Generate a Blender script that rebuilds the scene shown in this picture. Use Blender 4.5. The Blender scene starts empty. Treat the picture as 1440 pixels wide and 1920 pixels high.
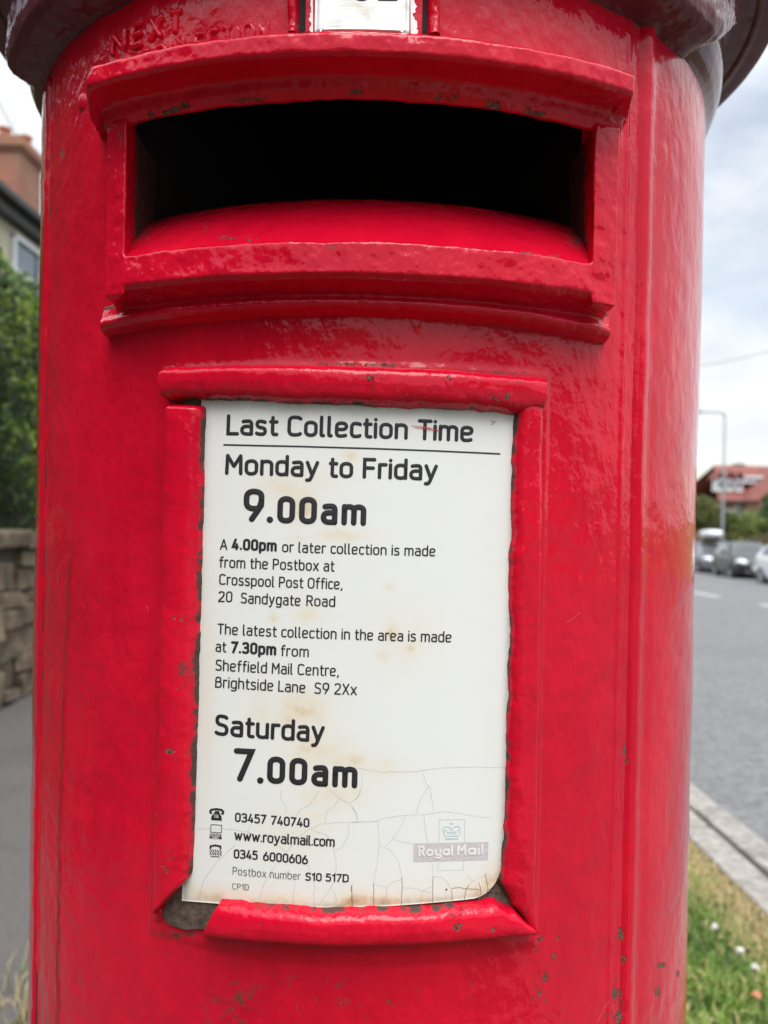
import bpy, bmesh, math, random
import numpy as np
from mathutils import Vector, Matrix

rng = np.random.default_rng(11)
random.seed(5)
sc = bpy.context.scene
COL = sc.collection
rad = math.radians

# ------------------------------------------------------------------ camera, sky, sun, exposure
R = 0.24                     # pillar radius
D = 0.6082                   # lens to pillar axis
ZC = 1.26                    # lens height
FPX = 1442.0
PSI, PIT, RHO = rad(1.13), rad(0.37), rad(1.12)
FW = np.array([math.sin(PSI)*math.cos(PIT), math.cos(PSI)*math.cos(PIT), -math.sin(PIT)])
_r0 = np.array([math.cos(PSI), -math.sin(PSI), 0.0])
_u0 = np.cross(_r0, FW)
RT = _r0*math.cos(RHO) + _u0*math.sin(RHO)
UP = -_r0*math.sin(RHO) + _u0*math.cos(RHO)
CAM = np.array([0.0, -D, ZC])

cam = bpy.data.cameras.new('camera')
camo = bpy.data.objects.new('camera', cam)
COL.objects.link(camo)
M = Matrix(((RT[0], UP[0], -FW[0], CAM[0]), (RT[1], UP[1], -FW[1], CAM[1]), (RT[2], UP[2], -FW[2], CAM[2]), (0, 0, 0, 1)))
camo.matrix_world = M
cam.sensor_fit = 'HORIZONTAL'
cam.sensor_width = 36.0
cam.lens = 36.0*FPX/1440.0
cam.clip_start, cam.clip_end = 0.01, 3000
cam.dof.use_dof = True
cam.dof.focus_distance = 0.378
cam.dof.aperture_fstop = cam.lens/3.1      # a phone's 3.1 mm pupil
sc.camera = camo

SUN_EL, SUN_AZ = 60.0, 172.0               # azimuth from +Y towards +X (behind the lens, to the right)
world = bpy.data.worlds.new('World')
sc.world = world
world.use_nodes = True
nt = world.node_tree
for n in list(nt.nodes): nt.nodes.remove(n)
wo = nt.nodes.new('ShaderNodeOutputWorld')
bg = nt.nodes.new('ShaderNodeBackground')
bg.inputs['Strength'].default_value = 0.12
sky = nt.nodes.new('ShaderNodeTexSky')
sky.sky_type = 'NISHITA'
sky.sun_disc = False
sky.sun_elevation = rad(SUN_EL)
sky.sun_rotation = rad(SUN_AZ)
sky.dust_density = 1.0
tc = nt.nodes.new('ShaderNodeTexCoord')
mp = nt.nodes.new('ShaderNodeMapping'); mp.inputs['Scale'].default_value = (1.0, 1.0, 2.2); mp.inputs['Location'].default_value = (0.35, 0.2, 0.0)
nz = nt.nodes.new('ShaderNodeTexNoise'); nz.inputs['Scale'].default_value = 3.2; nz.inputs['Detail'].default_value = 7; nz.inputs['Roughness'].default_value = 0.55
cr = nt.nodes.new('ShaderNodeValToRGB'); cr.color_ramp.elements[0].position = 0.36; cr.color_ramp.elements[1].position = 0.56
cr.color_ramp.elements[0].color = (0.40, 0.40, 0.40, 1); cr.color_ramp.elements[1].color = (1, 1, 1, 1)
nz2 = nt.nodes.new('ShaderNodeTexNoise'); nz2.inputs['Scale'].default_value = 5.5; nz2.inputs['Detail'].default_value = 8
cc = nt.nodes.new('ShaderNodeValToRGB'); cc.color_ramp.elements[0].position = 0.32; cc.color_ramp.elements[1].position = 0.7
cc.color_ramp.elements[0].color = (7.2, 7.6, 8.1, 1); cc.color_ramp.elements[1].color = (9.6, 9.7, 9.8, 1)
mx = nt.nodes.new('ShaderNodeMixRGB')
sg = nt.nodes.new('ShaderNodeMixRGB'); sg.blend_type = 'MULTIPLY'; sg.inputs[0].default_value = 1.0; sg.inputs[2].default_value = (1.9, 1.75, 1.55, 1)
L = nt.links
L.new(tc.outputs['Generated'], mp.inputs['Vector'])
L.new(mp.outputs['Vector'], nz.inputs['Vector']); L.new(mp.outputs['Vector'], nz2.inputs['Vector'])
L.new(nz.outputs['Fac'], cr.inputs['Fac']); L.new(nz2.outputs['Fac'], cc.inputs['Fac'])
L.new(sky.outputs['Color'], sg.inputs[1])
L.new(cr.outputs['Color'], mx.inputs['Fac']); L.new(sg.outputs['Color'], mx.inputs[1]); L.new(cc.outputs['Color'], mx.inputs[2])
# an overcast dome is brighter overhead than at the horizon
sz = nt.nodes.new('ShaderNodeSeparateXYZ'); mr = nt.nodes.new('ShaderNodeMapRange')
mr.interpolation_type = 'SMOOTHSTEP'; mr.inputs['From Min'].default_value = 0.38; mr.inputs['From Max'].default_value = 0.98; mr.inputs['To Min'].default_value = 0.66; mr.inputs['To Max'].default_value = 2.3
ml = nt.nodes.new('ShaderNodeMixRGB'); ml.blend_type = 'MULTIPLY'; ml.inputs[0].default_value = 1.0
L.new(tc.outputs['Generated'], sz.inputs[0]); L.new(sz.outputs['Z'], mr.inputs['Value']); L.new(mx.outputs['Color'], ml.inputs[1]); L.new(mr.outputs['Result'], ml.inputs[2])
L.new(ml.outputs['Color'], bg.inputs['Color']); L.new(bg.outputs['Background'], wo.inputs['Surface'])

sl = bpy.data.lights.new('sun', 'SUN')
sl.energy = 1.5
sl.angle = rad(38)
sl.color = (1.0, 0.96, 0.9)
so = bpy.data.objects.new('sun', sl)
COL.objects.link(so)
sd = Vector((math.sin(rad(SUN_AZ))*math.cos(rad(SUN_EL)), math.cos(rad(SUN_AZ))*math.cos(rad(SUN_EL)), math.sin(rad(SUN_EL))))
so.rotation_euler = sd.to_track_quat('Z', 'Y').to_euler()
so.location = sd*30

sc.view_settings.view_transform = 'Standard'
sc.view_settings.look = 'None'
sc.view_settings.exposure = 0.58
sc.view_settings.gamma = 1.0
sc.cycles.max_bounces = 8

# ------------------------------------------------------------------ numpy helpers
def _hash(ix, iy, iz, seed):
    h = (ix*374761393 + iy*668265263 + iz*2147483647 + seed*144665)
    h = (h ^ (h >> 13))*1274126177
    h = h ^ (h >> 16)
    return (h & 0xffff)/65535.0
def vnoise(p, scale, seed=0):
    q = np.asarray(p)*scale
    i = np.floor(q).astype(np.int64); f = q - i
    f = f*f*f*(f*(f*6-15)+10)
    out = 0
    for dx in (0, 1):
        for dy in (0, 1):
            for dz in (0, 1):
                w = (f[..., 0] if dx else 1-f[..., 0])*(f[..., 1] if dy else 1-f[..., 1])*(f[..., 2] if dz else 1-f[..., 2])
                out = out + w*_hash(i[..., 0]+dx, i[..., 1]+dy, i[..., 2]+dz, seed)
    return out*2-1
def fbm(p, scale, octv=3, seed=0, gain=0.5):
    a, s, o = 1.0, scale, 0
    for k in range(octv):
        o = o + a*vnoise(p, s, seed+k*17); a *= gain; s *= 2.03
    return o
def sm(a, b, x):
    t = np.clip((x-a)/(b-a), 0, 1)
    return t*t*(3-2*t)
def cyl(phi, z, r):
    """angle in degrees from the front (right positive), height from lens level, radius -> world xyz"""
    ph = np.radians(phi)
    ph, z, r = np.broadcast_arrays(ph, z, r)
    return np.stack([r*np.sin(ph), -r*np.cos(ph), z+ZC], -1)
def at(px, py, r):
    """where a sight line meets the pillar's cylinder of radius r -> (phi deg, z)"""
    px = np.asarray(px, float); py = np.asarray(py, float)
    d = FW + ((px-720)/FPX)[..., None]*RT - ((py-960)/FPX)[..., None]*UP
    a = d[..., 0]**2 + d[..., 1]**2
    b = 2*(CAM[0]*d[..., 0] + CAM[1]*d[..., 1])
    c = D*D - np.asarray(r)**2
    t = (-b - np.sqrt(np.maximum(b*b-4*a*c, 0)))/2/a
    p = CAM + t[..., None]*d
    return np.degrees(np.arctan2(p[..., 0], -p[..., 1])), p[..., 2]-ZC

# ------------------------------------------------------------------ mesh / object helpers
def mesh_obj(name, V, Fs, mat, parent=None, smooth=True):
    me = bpy.data.meshes.new(name)
    V = np.asarray(V, np.float32).reshape(-1, 3)
    if isinstance(Fs, np.ndarray) and Fs.ndim == 2:
        n, k = Fs.shape
        me.vertices.add(len(V)); me.vertices.foreach_set('co', V.ravel())
        me.loops.add(n*k); me.loops.foreach_set('vertex_index', Fs.astype(np.int32).ravel())
        me.polygons.add(n); me.polygons.foreach_set('loop_start', np.arange(n, dtype=np.int32)*k)
        me.polygons.foreach_set('loop_total', np.full(n, k, np.int32))
        me.update(calc_edges=True); me.validate()
    else:
        me.from_pydata([tuple(map(float, v)) for v in V], [], [tuple(map(int, f)) for f in Fs]); me.update()
    if smooth: me.polygons.foreach_set('use_smooth', [True]*len(me.polygons))
    o = bpy.data.objects.new(name, me)
    if mat is not None: me.materials.append(mat)
    COL.objects.link(o)
    if parent is not None: o.parent = parent; o.matrix_parent_inverse = world_of(parent).inverted()
    return o
def world_of(o):
    m = Matrix.LocRotScale(o.location, o.rotation_euler, o.scale)
    if o.parent: m = world_of(o.parent) @ o.matrix_parent_inverse @ m
    return m
def attr(o, name, val):
    a = o.data.attributes.new(name, 'FLOAT', 'POINT')
    a.data.foreach_set('value', np.asarray(val, np.float32).ravel())
def tag(o, label=None, cat=None, group=None, kind=None):
    if label: o['label'] = label
    if cat: o['category'] = cat
    if group: o['group'] = group
    if kind: o['kind'] = kind
    return o
def thing(name, label, cat, loc=(0, 0, 0), rz=0.0, group=None):
    o = bpy.data.objects.new(name, None); o.empty_display_size = 0.2
    COL.objects.link(o); o.location = loc; o.rotation_euler = (0, 0, rz)
    return tag(o, label, cat, group)
def gridF(nu, nv, off=0):
    i = np.arange(nu-1)[:, None]*nv + np.arange(nv-1)[None, :]
    return np.stack([i, i+nv, i+nv+1, i+1], -1).reshape(-1, 4) + off
class MB:
    def __init__(s): s.V = []; s.F = []; s.n = 0
    def add(s, V, F):
        V = np.asarray(V, float).reshape(-1, 3)
        s.F += [tuple(int(i)+s.n for i in f) for f in F]
        s.V.append(V); s.n += len(V)
    def box(s, a, b, m=None):
        (x0, y0, z0), (x1, y1, z1) = a, b
        V = np.array([(x, y, z) for z in (z0, z1) for y in (y0, y1) for x in (x0, x1)], float)
        if m is not None: V = V @ np.array(m)[:3, :3].T + np.array(m)[:3, 3]
        s.add(V, [(0, 2, 3, 1), (4, 5, 7, 6), (0, 1, 5, 4), (2, 6, 7, 3), (0, 4, 6, 2), (1, 3, 7, 5)])
    def tube(s, pts, rr, n=10):
        pts = np.asarray(pts, float); rr = np.broadcast_to(rr, (len(pts),))
        V = []
        for i, p in enumerate(pts):
            t = pts[min(i+1, len(pts)-1)] - pts[max(i-1, 0)]; t /= np.linalg.norm(t)+1e-12
            a = np.cross(t, (0, 0, 1) if abs(t[2]) < .9 else (1, 0, 0)); a /= np.linalg.norm(a); b = np.cross(t, a)
            for k in range(n):
                w = 2*math.pi*k/n; V.append(p + rr[i]*(math.cos(w)*a + math.sin(w)*b))
        F = [(i*n+k, i*n+(k+1) % n, (i+1)*n+(k+1) % n, (i+1)*n+k) for i in range(len(pts)-1) for k in range(n)]
        F += [tuple(range(n))[::-1], tuple((len(pts)-1)*n+k for k in range(n))]
        s.add(V, F)
    def lathe(s, prof, n=32, m=None):
        prof = np.asarray(prof, float); V = []
        for r, z in prof:
            for k in range(n):
                w = 2*math.pi*k/n; V.append((r*math.cos(w), r*math.sin(w), z))
        V = np.array(V)
        if m is not None: V = V @ np.array(m)[:3, :3].T + np.array(m)[:3, 3]
        s.add(V, [(i*n+k, i*n+(k+1) % n, (i+1)*n+(k+1) % n, (i+1)*n+k) for i in range(len(prof)-1) for k in range(n)])
    def build(s, name, mat, parent=None, smooth=False, bevel=0):
        o = mesh_obj(name, np.concatenate(s.V), s.F, mat, parent, smooth)
        if bevel:
            b = o.modifiers.new('b', 'BEVEL'); b.width = bevel; b.segments = 2; b.limit_method = 'ANGLE'
        return o
def remeshed(V, F, voxel, smooth_it):
    """union of closed shells -> one continuous cast surface"""
    o = mesh_obj('tmp', V, F, None, None, False)
    m = o.modifiers.new('r', 'REMESH'); m.mode = 'VOXEL'; m.voxel_size = voxel
    s = o.modifiers.new('s', 'SMOOTH'); s.iterations = smooth_it; s.factor = 0.5
    dg = bpy.context.evaluated_depsgraph_get(); dg.update()
    ev = o.evaluated_get(dg); me = ev.to_mesh()
    n = len(me.vertices); co = np.empty(n*3, np.float32); me.vertices.foreach_get('co', co)
    no = np.empty(n*3, np.float32); me.vertices.foreach_get('normal', no)
    k = len(me.loops); li = np.empty(k, np.int32); me.loops.foreach_get('vertex_index', li)
    tot = np.empty(len(me.polygons), np.int32); me.polygons.foreach_get('loop_total', tot)
    if (tot == 4).all(): faces = li.reshape(-1, 4)
    else:
        faces, c = [], 0
        for t in tot: faces.append(tuple(li[c:c+t])); c += t
    ev.to_mesh_clear()
    d = o.data; bpy.data.objects.remove(o); bpy.data.meshes.remove(d)
    return co.reshape(-1, 3).astype(float), no.reshape(-1, 3).astype(float), faces

# ------------------------------------------------------------------ materials
def newmat(name):
    m = bpy.data.materials.new(name); m.use_nodes = True
    n = m.node_tree.nodes; b = n['Principled BSDF']
    return m, m.node_tree, b
def node(t, typ, **kw):
    n = t.nodes.new(typ)
    for k, v in kw.items():
        if k in n.inputs: n.inputs[k].default_value = v
        else: setattr(n, k, v)
    return n
def plain(name, col, rough=0.6, var=0.25, scale=20.0, metal=0.0, bump=0.0, coat=0.0, spec=0.5):
    m, t, b = newmat(name)
    tcn = node(t, 'ShaderNodeTexCoord'); nn = node(t, 'ShaderNodeTexNoise', Scale=scale, Detail=6.0, Roughness=0.6)
    t.links.new(tcn.outputs['Object'], nn.inputs['Vector'])
    r = node(t, 'ShaderNodeValToRGB')
    c = np.array(col)
    r.color_ramp.elements[0].position = .3; r.color_ramp.elements[1].position = .7
    r.color_ramp.elements[0].color = (*(c*(1-var)), 1); r.color_ramp.elements[1].color = (*np.minimum(c*(1+var), 1), 1)
    t.links.new(nn.outputs['Fac'], r.inputs['Fac']); t.links.new(r.outputs['Color'], b.inputs['Base Color'])
    b.inputs['Roughness'].default_value = rough; b.inputs['Metallic'].default_value = metal
    b.inputs['Coat Weight'].default_value = coat; b.inputs['Coat Roughness'].default_value = .06
    b.inputs['Specular IOR Level'].default_value = spec
    if bump:
        bu = node(t, 'ShaderNodeBump', Strength=bump, Distance=1.0/scale*.3)
        t.links.new(nn.outputs['Fac'], bu.inputs['Height']); t.links.new(bu.outputs['Normal'], b.inputs['Normal'])
    return m

def red_paint(name, lump=1.0, base=(0.62, 0.002, 0.023), spec=.29):
    """thick glossy enamel: runs, pimples, worn chips (attribute 'chip') and grime with painted shade (attribute 'dirt')"""
    m, t, b = newmat(name); Lk = t.links
    tcn = node(t, 'ShaderNodeTexCoord')
    # colour
    mpv = node(t, 'ShaderNodeMapping', Scale=(1, 1, .45)); Lk.new(tcn.outputs['Object'], mpv.inputs['Vector'])
    n1 = node(t, 'ShaderNodeTexNoise', Scale=16.0, Detail=8.0, Roughness=0.68)
    Lk.new(mpv.outputs['Vector'], n1.inputs['Vector'])
    c1 = node(t, 'ShaderNodeValToRGB'); c1.color_ramp.elements[0].position = .3; c1.color_ramp.elements[1].position = .75
    bb = np.array(base)
    c1.color_ramp.elements[0].color = (*(bb*np.array([.80, 1, .9])), 1); c1.color_ramp.elements[1].color = (*(bb*np.array([1.12, 3.5, 1.25])), 1)
    Lk.new(n1.outputs['Fac'], c1.inputs['Fac'])
    # chips
    n2 = node(t, 'ShaderNodeTexNoise', Scale=420.0, Detail=5.0, Roughness=0.65)
    Lk.new(tcn.outputs['Object'], n2.inputs['Vector'])
    at1 = node(t, 'ShaderNodeAttribute', attribute_name='chip')
    ad = node(t, 'ShaderNodeMath', operation='ADD'); Lk.new(at1.outputs['Fac'], ad.inputs[0]); Lk.new(n2.outputs['Fac'], ad.inputs[1])
    ch = node(t, 'ShaderNodeValToRGB'); ch.color_ramp.elements[0].position = .94; ch.color_ramp.elements[1].position = 1.0
    ads = node(t, 'ShaderNodeMath', operation='MULTIPLY'); Lk.new(ad.outputs[0], ads.inputs[0]); ads.inputs[1].default_value = 1.0
    Lk.new(ads.outputs[0], ch.inputs['Fac'])
    n3 = node(t, 'ShaderNodeTexNoise', Scale=900.0, Detail=4.0)
    Lk.new(tcn.outputs['Object'], n3.inputs['Vector'])
    cm = node(t, 'ShaderNodeValToRGB'); cm.color_ramp.elements[0].position = .35; cm.color_ramp.elements[1].position = .68
    cm.color_ramp.elements[0].color = (0.05, 0.024, 0.018, 1); cm.color_ramp.elements[1].color = (0.24, 0.135, 0.095, 1)
    Lk.new(n3.outputs['Fac'], cm.inputs['Fac'])
    mx1 = node(t, 'ShaderNodeMixRGB'); Lk.new(ch.outputs['Color'], mx1.inputs['Fac']); Lk.new(c1.outputs['Color'], mx1.inputs[1]); Lk.new(cm.outputs['Color'], mx1.inputs[2])
    # grime and painted shade
    at2 = node(t, 'ShaderNodeAttribute', attribute_name='dirt_shade')
    n4 = node(t, 'ShaderNodeTexNoise', Scale=260.0, Detail=6.0, Roughness=.7); Lk.new(tcn.outputs['Object'], n4.inputs['Vector'])
    dm = node(t, 'ShaderNodeMath', operation='ADD'); Lk.new(at2.outputs['Fac'], dm.inputs[0]); Lk.new(n4.outputs['Fac'], dm.inputs[1])
    dr = node(t, 'ShaderNodeValToRGB'); dr.color_ramp.elements[0].position = .78; dr.color_ramp.elements[1].position = 1.0; dr.color_ramp.elements[1].color = (.95, .95, .95, 1)
    dms = node(t, 'ShaderNodeMath', operation='MULTIPLY'); dms.inputs[1].default_value = 1.0
    Lk.new(dm.outputs[0], dms.inputs[0]); Lk.new(dms.outputs[0], dr.inputs['Fac'])
    mx2 = node(t, 'ShaderNodeMixRGB'); Lk.new(dr.outputs['Color'], mx2.inputs['Fac']); Lk.new(mx1.outputs['Color'], mx2.inputs[1])
    mx2.inputs[2].default_value = (0.055, 0.042, 0.035, 1)
    Lk.new(mx2.outputs['Color'], b.inputs['Base Color'])
    # gloss
    mxr = node(t, 'ShaderNodeMath', operation='MAXIMUM'); Lk.new(ch.outputs['Color'], mxr.inputs[0]); Lk.new(dr.outputs['Color'], mxr.inputs[1])
    n5 = node(t, 'ShaderNodeTexNoise', Scale=40.0, Detail=4.0); Lk.new(tcn.outputs['Object'], n5.inputs['Vector'])
    rr = node(t, 'ShaderNodeMapRange'); rr.inputs['To Min'].default_value = .05; rr.inputs['To Max'].default_value = .15
    Lk.new(n5.outputs['Fac'], rr.inputs['Value'])
    ra = node(t, 'ShaderNodeMath', operation='MULTIPLY_ADD'); Lk.new(mxr.outputs[0], ra.inputs[0]); ra.inputs[1].default_value = .6; Lk.new(rr.outputs['Result'], ra.inputs[2])
    Lk.new(ra.outputs[0], b.inputs['Roughness'])
    b.inputs['Specular IOR Level'].default_value = spec
    iv = node(t, 'ShaderNodeMath', operation='MULTIPLY_ADD'); Lk.new(mxr.outputs[0], iv.inputs[0]); iv.inputs[1].default_value = -.05; iv.inputs[2].default_value = .05
    Lk.new(iv.outputs[0], b.inputs['Coat Weight']); b.inputs['Coat Roughness'].default_value = .05; b.inputs['Coat IOR'].default_value = 1.5
    # relief of the paint film
    mp1 = node(t, 'ShaderNodeMapping', Scale=(1, 1, .75)); Lk.new(tcn.outputs['Object'], mp1.inputs['Vector'])
    h1 = node(t, 'ShaderNodeTexNoise', Scale=95.0, Detail=3.0, Roughness=.5); Lk.new(mp1.outputs['Vector'], h1.inputs['Vector'])
    h2 = node(t, 'ShaderNodeTexNoise', Scale=330.0, Detail=4.0, Roughness=.55); Lk.new(mp1.outputs['Vector'], h2.inputs['Vector'])
    h3 = node(t, 'ShaderNodeTexVoronoi', Scale=150.0); Lk.new(tcn.outputs['Object'], h3.inputs['Vector'])
    pm = node(t, 'ShaderNodeValToRGB'); pm.color_ramp.elements[0].position = 0.0; pm.color_ramp.elements[0].color = (1, 1, 1, 1)
    pm.color_ramp.elements[1].position = 0.13; pm.color_ramp.elements[1].color = (0, 0, 0, 1)
    Lk.new(h3.outputs['Distance'], pm.inputs['Fac'])
    h4 = node(t, 'ShaderNodeTexNoise', Scale=30.0, Detail=2.0); Lk.new(tcn.outputs['Object'], h4.inputs['Vector'])
    pg = node(t, 'ShaderNodeValToRGB'); pg.color_ramp.elements[0].position = .52; pg.color_ramp.elements[1].position = .7
    Lk.new(h4.outputs['Fac'], pg.inputs['Fac'])
    pp = node(t, 'ShaderNodeMath', operation='MULTIPLY'); Lk.new(pm.outputs['Color'], pp.inputs[0]); Lk.new(pg.outputs['Color'], pp.inputs[1])
    b1 = node(t, 'ShaderNodeBump', Strength=1.0*lump, Distance=0.00125); Lk.new(h1.outputs['Fac'], b1.inputs['Height'])
    b2 = node(t, 'ShaderNodeBump', Strength=1.0*lump, Distance=0.00015); Lk.new(h2.outputs['Fac'], b2.inputs['Height']); Lk.new(b1.outputs['Normal'], b2.inputs['Normal'])
    b3 = node(t, 'ShaderNodeBump', Strength=.55, Distance=0.0005); Lk.new(pp.outputs[0], b3.inputs['Height']); Lk.new(b2.outputs['Normal'], b3.inputs['Normal'])
    b4 = node(t, 'ShaderNodeBump', Strength=.8, Distance=0.0006, invert=True); Lk.new(ch.outputs['Color'], b4.inputs['Height']); Lk.new(b3.outputs['Normal'], b4.inputs['Normal'])
    b5 = node(t, 'ShaderNodeBump', Strength=.6, Distance=0.0004); Lk.new(dm.outputs[0], b5.inputs['Height']); Lk.new(b4.outputs['Normal'], b5.inputs['Normal'])
    mb = node(t, 'ShaderNodeMix', data_type='VECTOR'); Lk.new(dr.outputs['Color'], mb.inputs[0]); Lk.new(b4.outputs['Normal'], mb.inputs[4]); Lk.new(b5.outputs['Normal'], mb.inputs[5])
    Lk.new(mb.outputs[1], b.inputs['Normal']); Lk.new(b3.outputs['Normal'], b.inputs['Coat Normal'])
    return m

M_RED = red_paint('red_enamel')
M_REDF = red_paint('red_enamel_thick', 1.0)
M_REDB = red_paint('red_enamel_shell', .62)
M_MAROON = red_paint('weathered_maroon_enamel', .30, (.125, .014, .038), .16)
M_BLACK = plain('unlit_slot_black', (0.006, 0.005, 0.006), .75, .3, 60)

def plate_material():
    m, t, b = newmat('printed_plate'); Lk = t.links
    tcn = node(t, 'ShaderNodeTexCoord')
    a = node(t, 'ShaderNodeAttribute', attribute_name='stain')
    n1 = node(t, 'ShaderNodeTexNoise', Scale=110.0, Detail=6.0, Roughness=.65); Lk.new(tcn.outputs['Object'], n1.inputs['Vector'])
    mu = node(t, 'ShaderNodeMath', operation='MULTIPLY'); Lk.new(a.outputs['Fac'], mu.inputs[0])
    rr = node(t, 'ShaderNodeMapRange'); rr.inputs['From Min'].default_value = .3; rr.inputs['From Max'].default_value = .7; rr.inputs['To Min'].default_value = .45; rr.inputs['To Max'].default_value = 1.25
    Lk.new(n1.outputs['Fac'], rr.inputs['Value']); Lk.new(rr.outputs['Result'], mu.inputs[1])
    r = node(t, 'ShaderNodeValToRGB'); e = r.color_ramp.elements
    e[0].position = 0; e[0].color = (.775, .775, .745, 1); e[1].position = 1; e[1].color = (.42, .24, .12, 1)
    x = e.new(.35); x.color = (.76, .68, .55, 1); x = e.new(.7); x.color = (.62, .45, .29, 1)
    Lk.new(mu.outputs[0], r.inputs['Fac'])
    a2 = node(t, 'ShaderNodeAttribute', attribute_name='dirt_shade')
    n2 = node(t, 'ShaderNodeTexNoise', Scale=420.0, Detail=6.0, Roughness=.7); Lk.new(tcn.outputs['Object'], n2.inputs['Vector'])
    mm = node(t, 'ShaderNodeMath', operation='MULTIPLY'); Lk.new(a2.outputs['Fac'], mm.inputs[0]); Lk.new(n2.outputs['Fac'], mm.inputs[1])
    mx_ = node(t, 'ShaderNodeMixRGB'); mx_.inputs[2].default_value = (.10, .085, .065, 1)
    Lk.new(mm.outputs[0], mx_.inputs['Fac']); Lk.new(r.outputs['Color'], mx_.inputs[1])
    n3 = node(t, 'ShaderNodeTexNoise', Scale=1500.0, Detail=3.0); Lk.new(tcn.outputs['Object'], n3.inputs['Vector'])
    sp = node(t, 'ShaderNodeValToRGB'); sp.color_ramp.elements[0].position = .74; sp.color_ramp.elements[1].position = .8; sp.color_ramp.elements[1].color = (.35, .35, .35, 1)
    Lk.new(n3.outputs['Fac'], sp.inputs['Fac'])
    mx2 = node(t, 'ShaderNodeMixRGB'); mx2.inputs[2].default_value = (.3, .26, .22, 1); Lk.new(sp.outputs['Color'], mx2.inputs['Fac']); Lk.new(mx_.outputs['Color'], mx2.inputs[1])
    Lk.new(mx2.outputs['Color'], b.inputs['Base Color'])
    b.inputs['Roughness'].default_value = .42; b.inputs['Specular IOR Level'].default_value = .35
    bu = node(t, 'ShaderNodeBump', Strength=.35, Distance=.0003); n4 = node(t, 'ShaderNodeTexNoise', Scale=60.0, Detail=3.0); Lk.new(tcn.outputs['Object'], n4.inputs['Vector'])
    Lk.new(n4.outputs['Fac'], bu.inputs['Height']); Lk.new(bu.outputs['Normal'], b.inputs['Normal'])
    return m
M_PLATE = plate_material()
M_INK = plain('black_print', (0.017, 0.015, 0.019), .6, .2, 300)
M_INK2 = plain('grey_print', (0.13, 0.12, 0.12), .5, .15, 300)
M_LOGO = plain('faded_lilac_print', (0.58, 0.535, 0.55), .5, .12, 900)
M_LOGOT = plain('faded_pale_print', (0.80, 0.745, 0.74), .5, .06, 600)
M_CROWN = plain('faded_blue_print', (0.58, 0.70, 0.745), .5, .12, 500)
M_CRACK = plain('crack_grime', (0.44, 0.41, 0.37), .8, .4, 400)
M_CRACKD = plain('crack_grime_dark', (0.14, 0.115, 0.095), .8, .4, 400)
M_SCR = plain('red_scratch', (0.55, 0.03, 0.05), .5, .2, 400)

def steel_mat():
    m, t, b = newmat('brushed_steel'); Lk = t.links
    tcn = node(t, 'ShaderNodeTexCoord'); mp_ = node(t, 'ShaderNodeMapping', Scale=(60, 60, 1400)); Lk.new(tcn.outputs['Object'], mp_.inputs['Vector'])
    n = node(t, 'ShaderNodeTexNoise', Scale=1.0, Detail=4.0); Lk.new(mp_.outputs['Vector'], n.inputs['Vector'])
    n2 = node(t, 'ShaderNodeTexNoise', Scale=90.0, Detail=5.0); Lk.new(tcn.outputs['Object'], n2.inputs['Vector'])
    r = node(t, 'ShaderNodeValToRGB'); r.color_ramp.elements[0].color = (.42, .41, .38, 1); r.color_ramp.elements[1].color = (.72, .71, .68, 1); r.color_ramp.elements[0].position = .3; r.color_ramp.elements[1].position = .7
    Lk.new(n2.outputs['Fac'], r.inputs['Fac']); Lk.new(r.outputs['Color'], b.inputs['Base Color'])
    b.inputs['Metallic'].default_value = .85
    rr = node(t, 'ShaderNodeMapRange'); rr.inputs['To Min'].default_value = .3; rr.inputs['To Max'].default_value = .55; Lk.new(n.outputs['Fac'], rr.inputs['Value']); Lk.new(rr.outputs['Result'], b.inputs['Roughness'])
    bu = node(t, 'ShaderNodeBump', Strength=.25, Distance=.0002); Lk.new(n.outputs['Fac'], bu.inputs['Height']); Lk.new(bu.outputs['Normal'], b.inputs['Normal'])
    return m
M_STEEL = steel_mat()

# ------------------------------------------------------------------ THE POST BOX
box = thing('post_box', 'red cast iron pillar post box with a white collection notice on its door', 'post box', (0, 0, 0))

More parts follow.
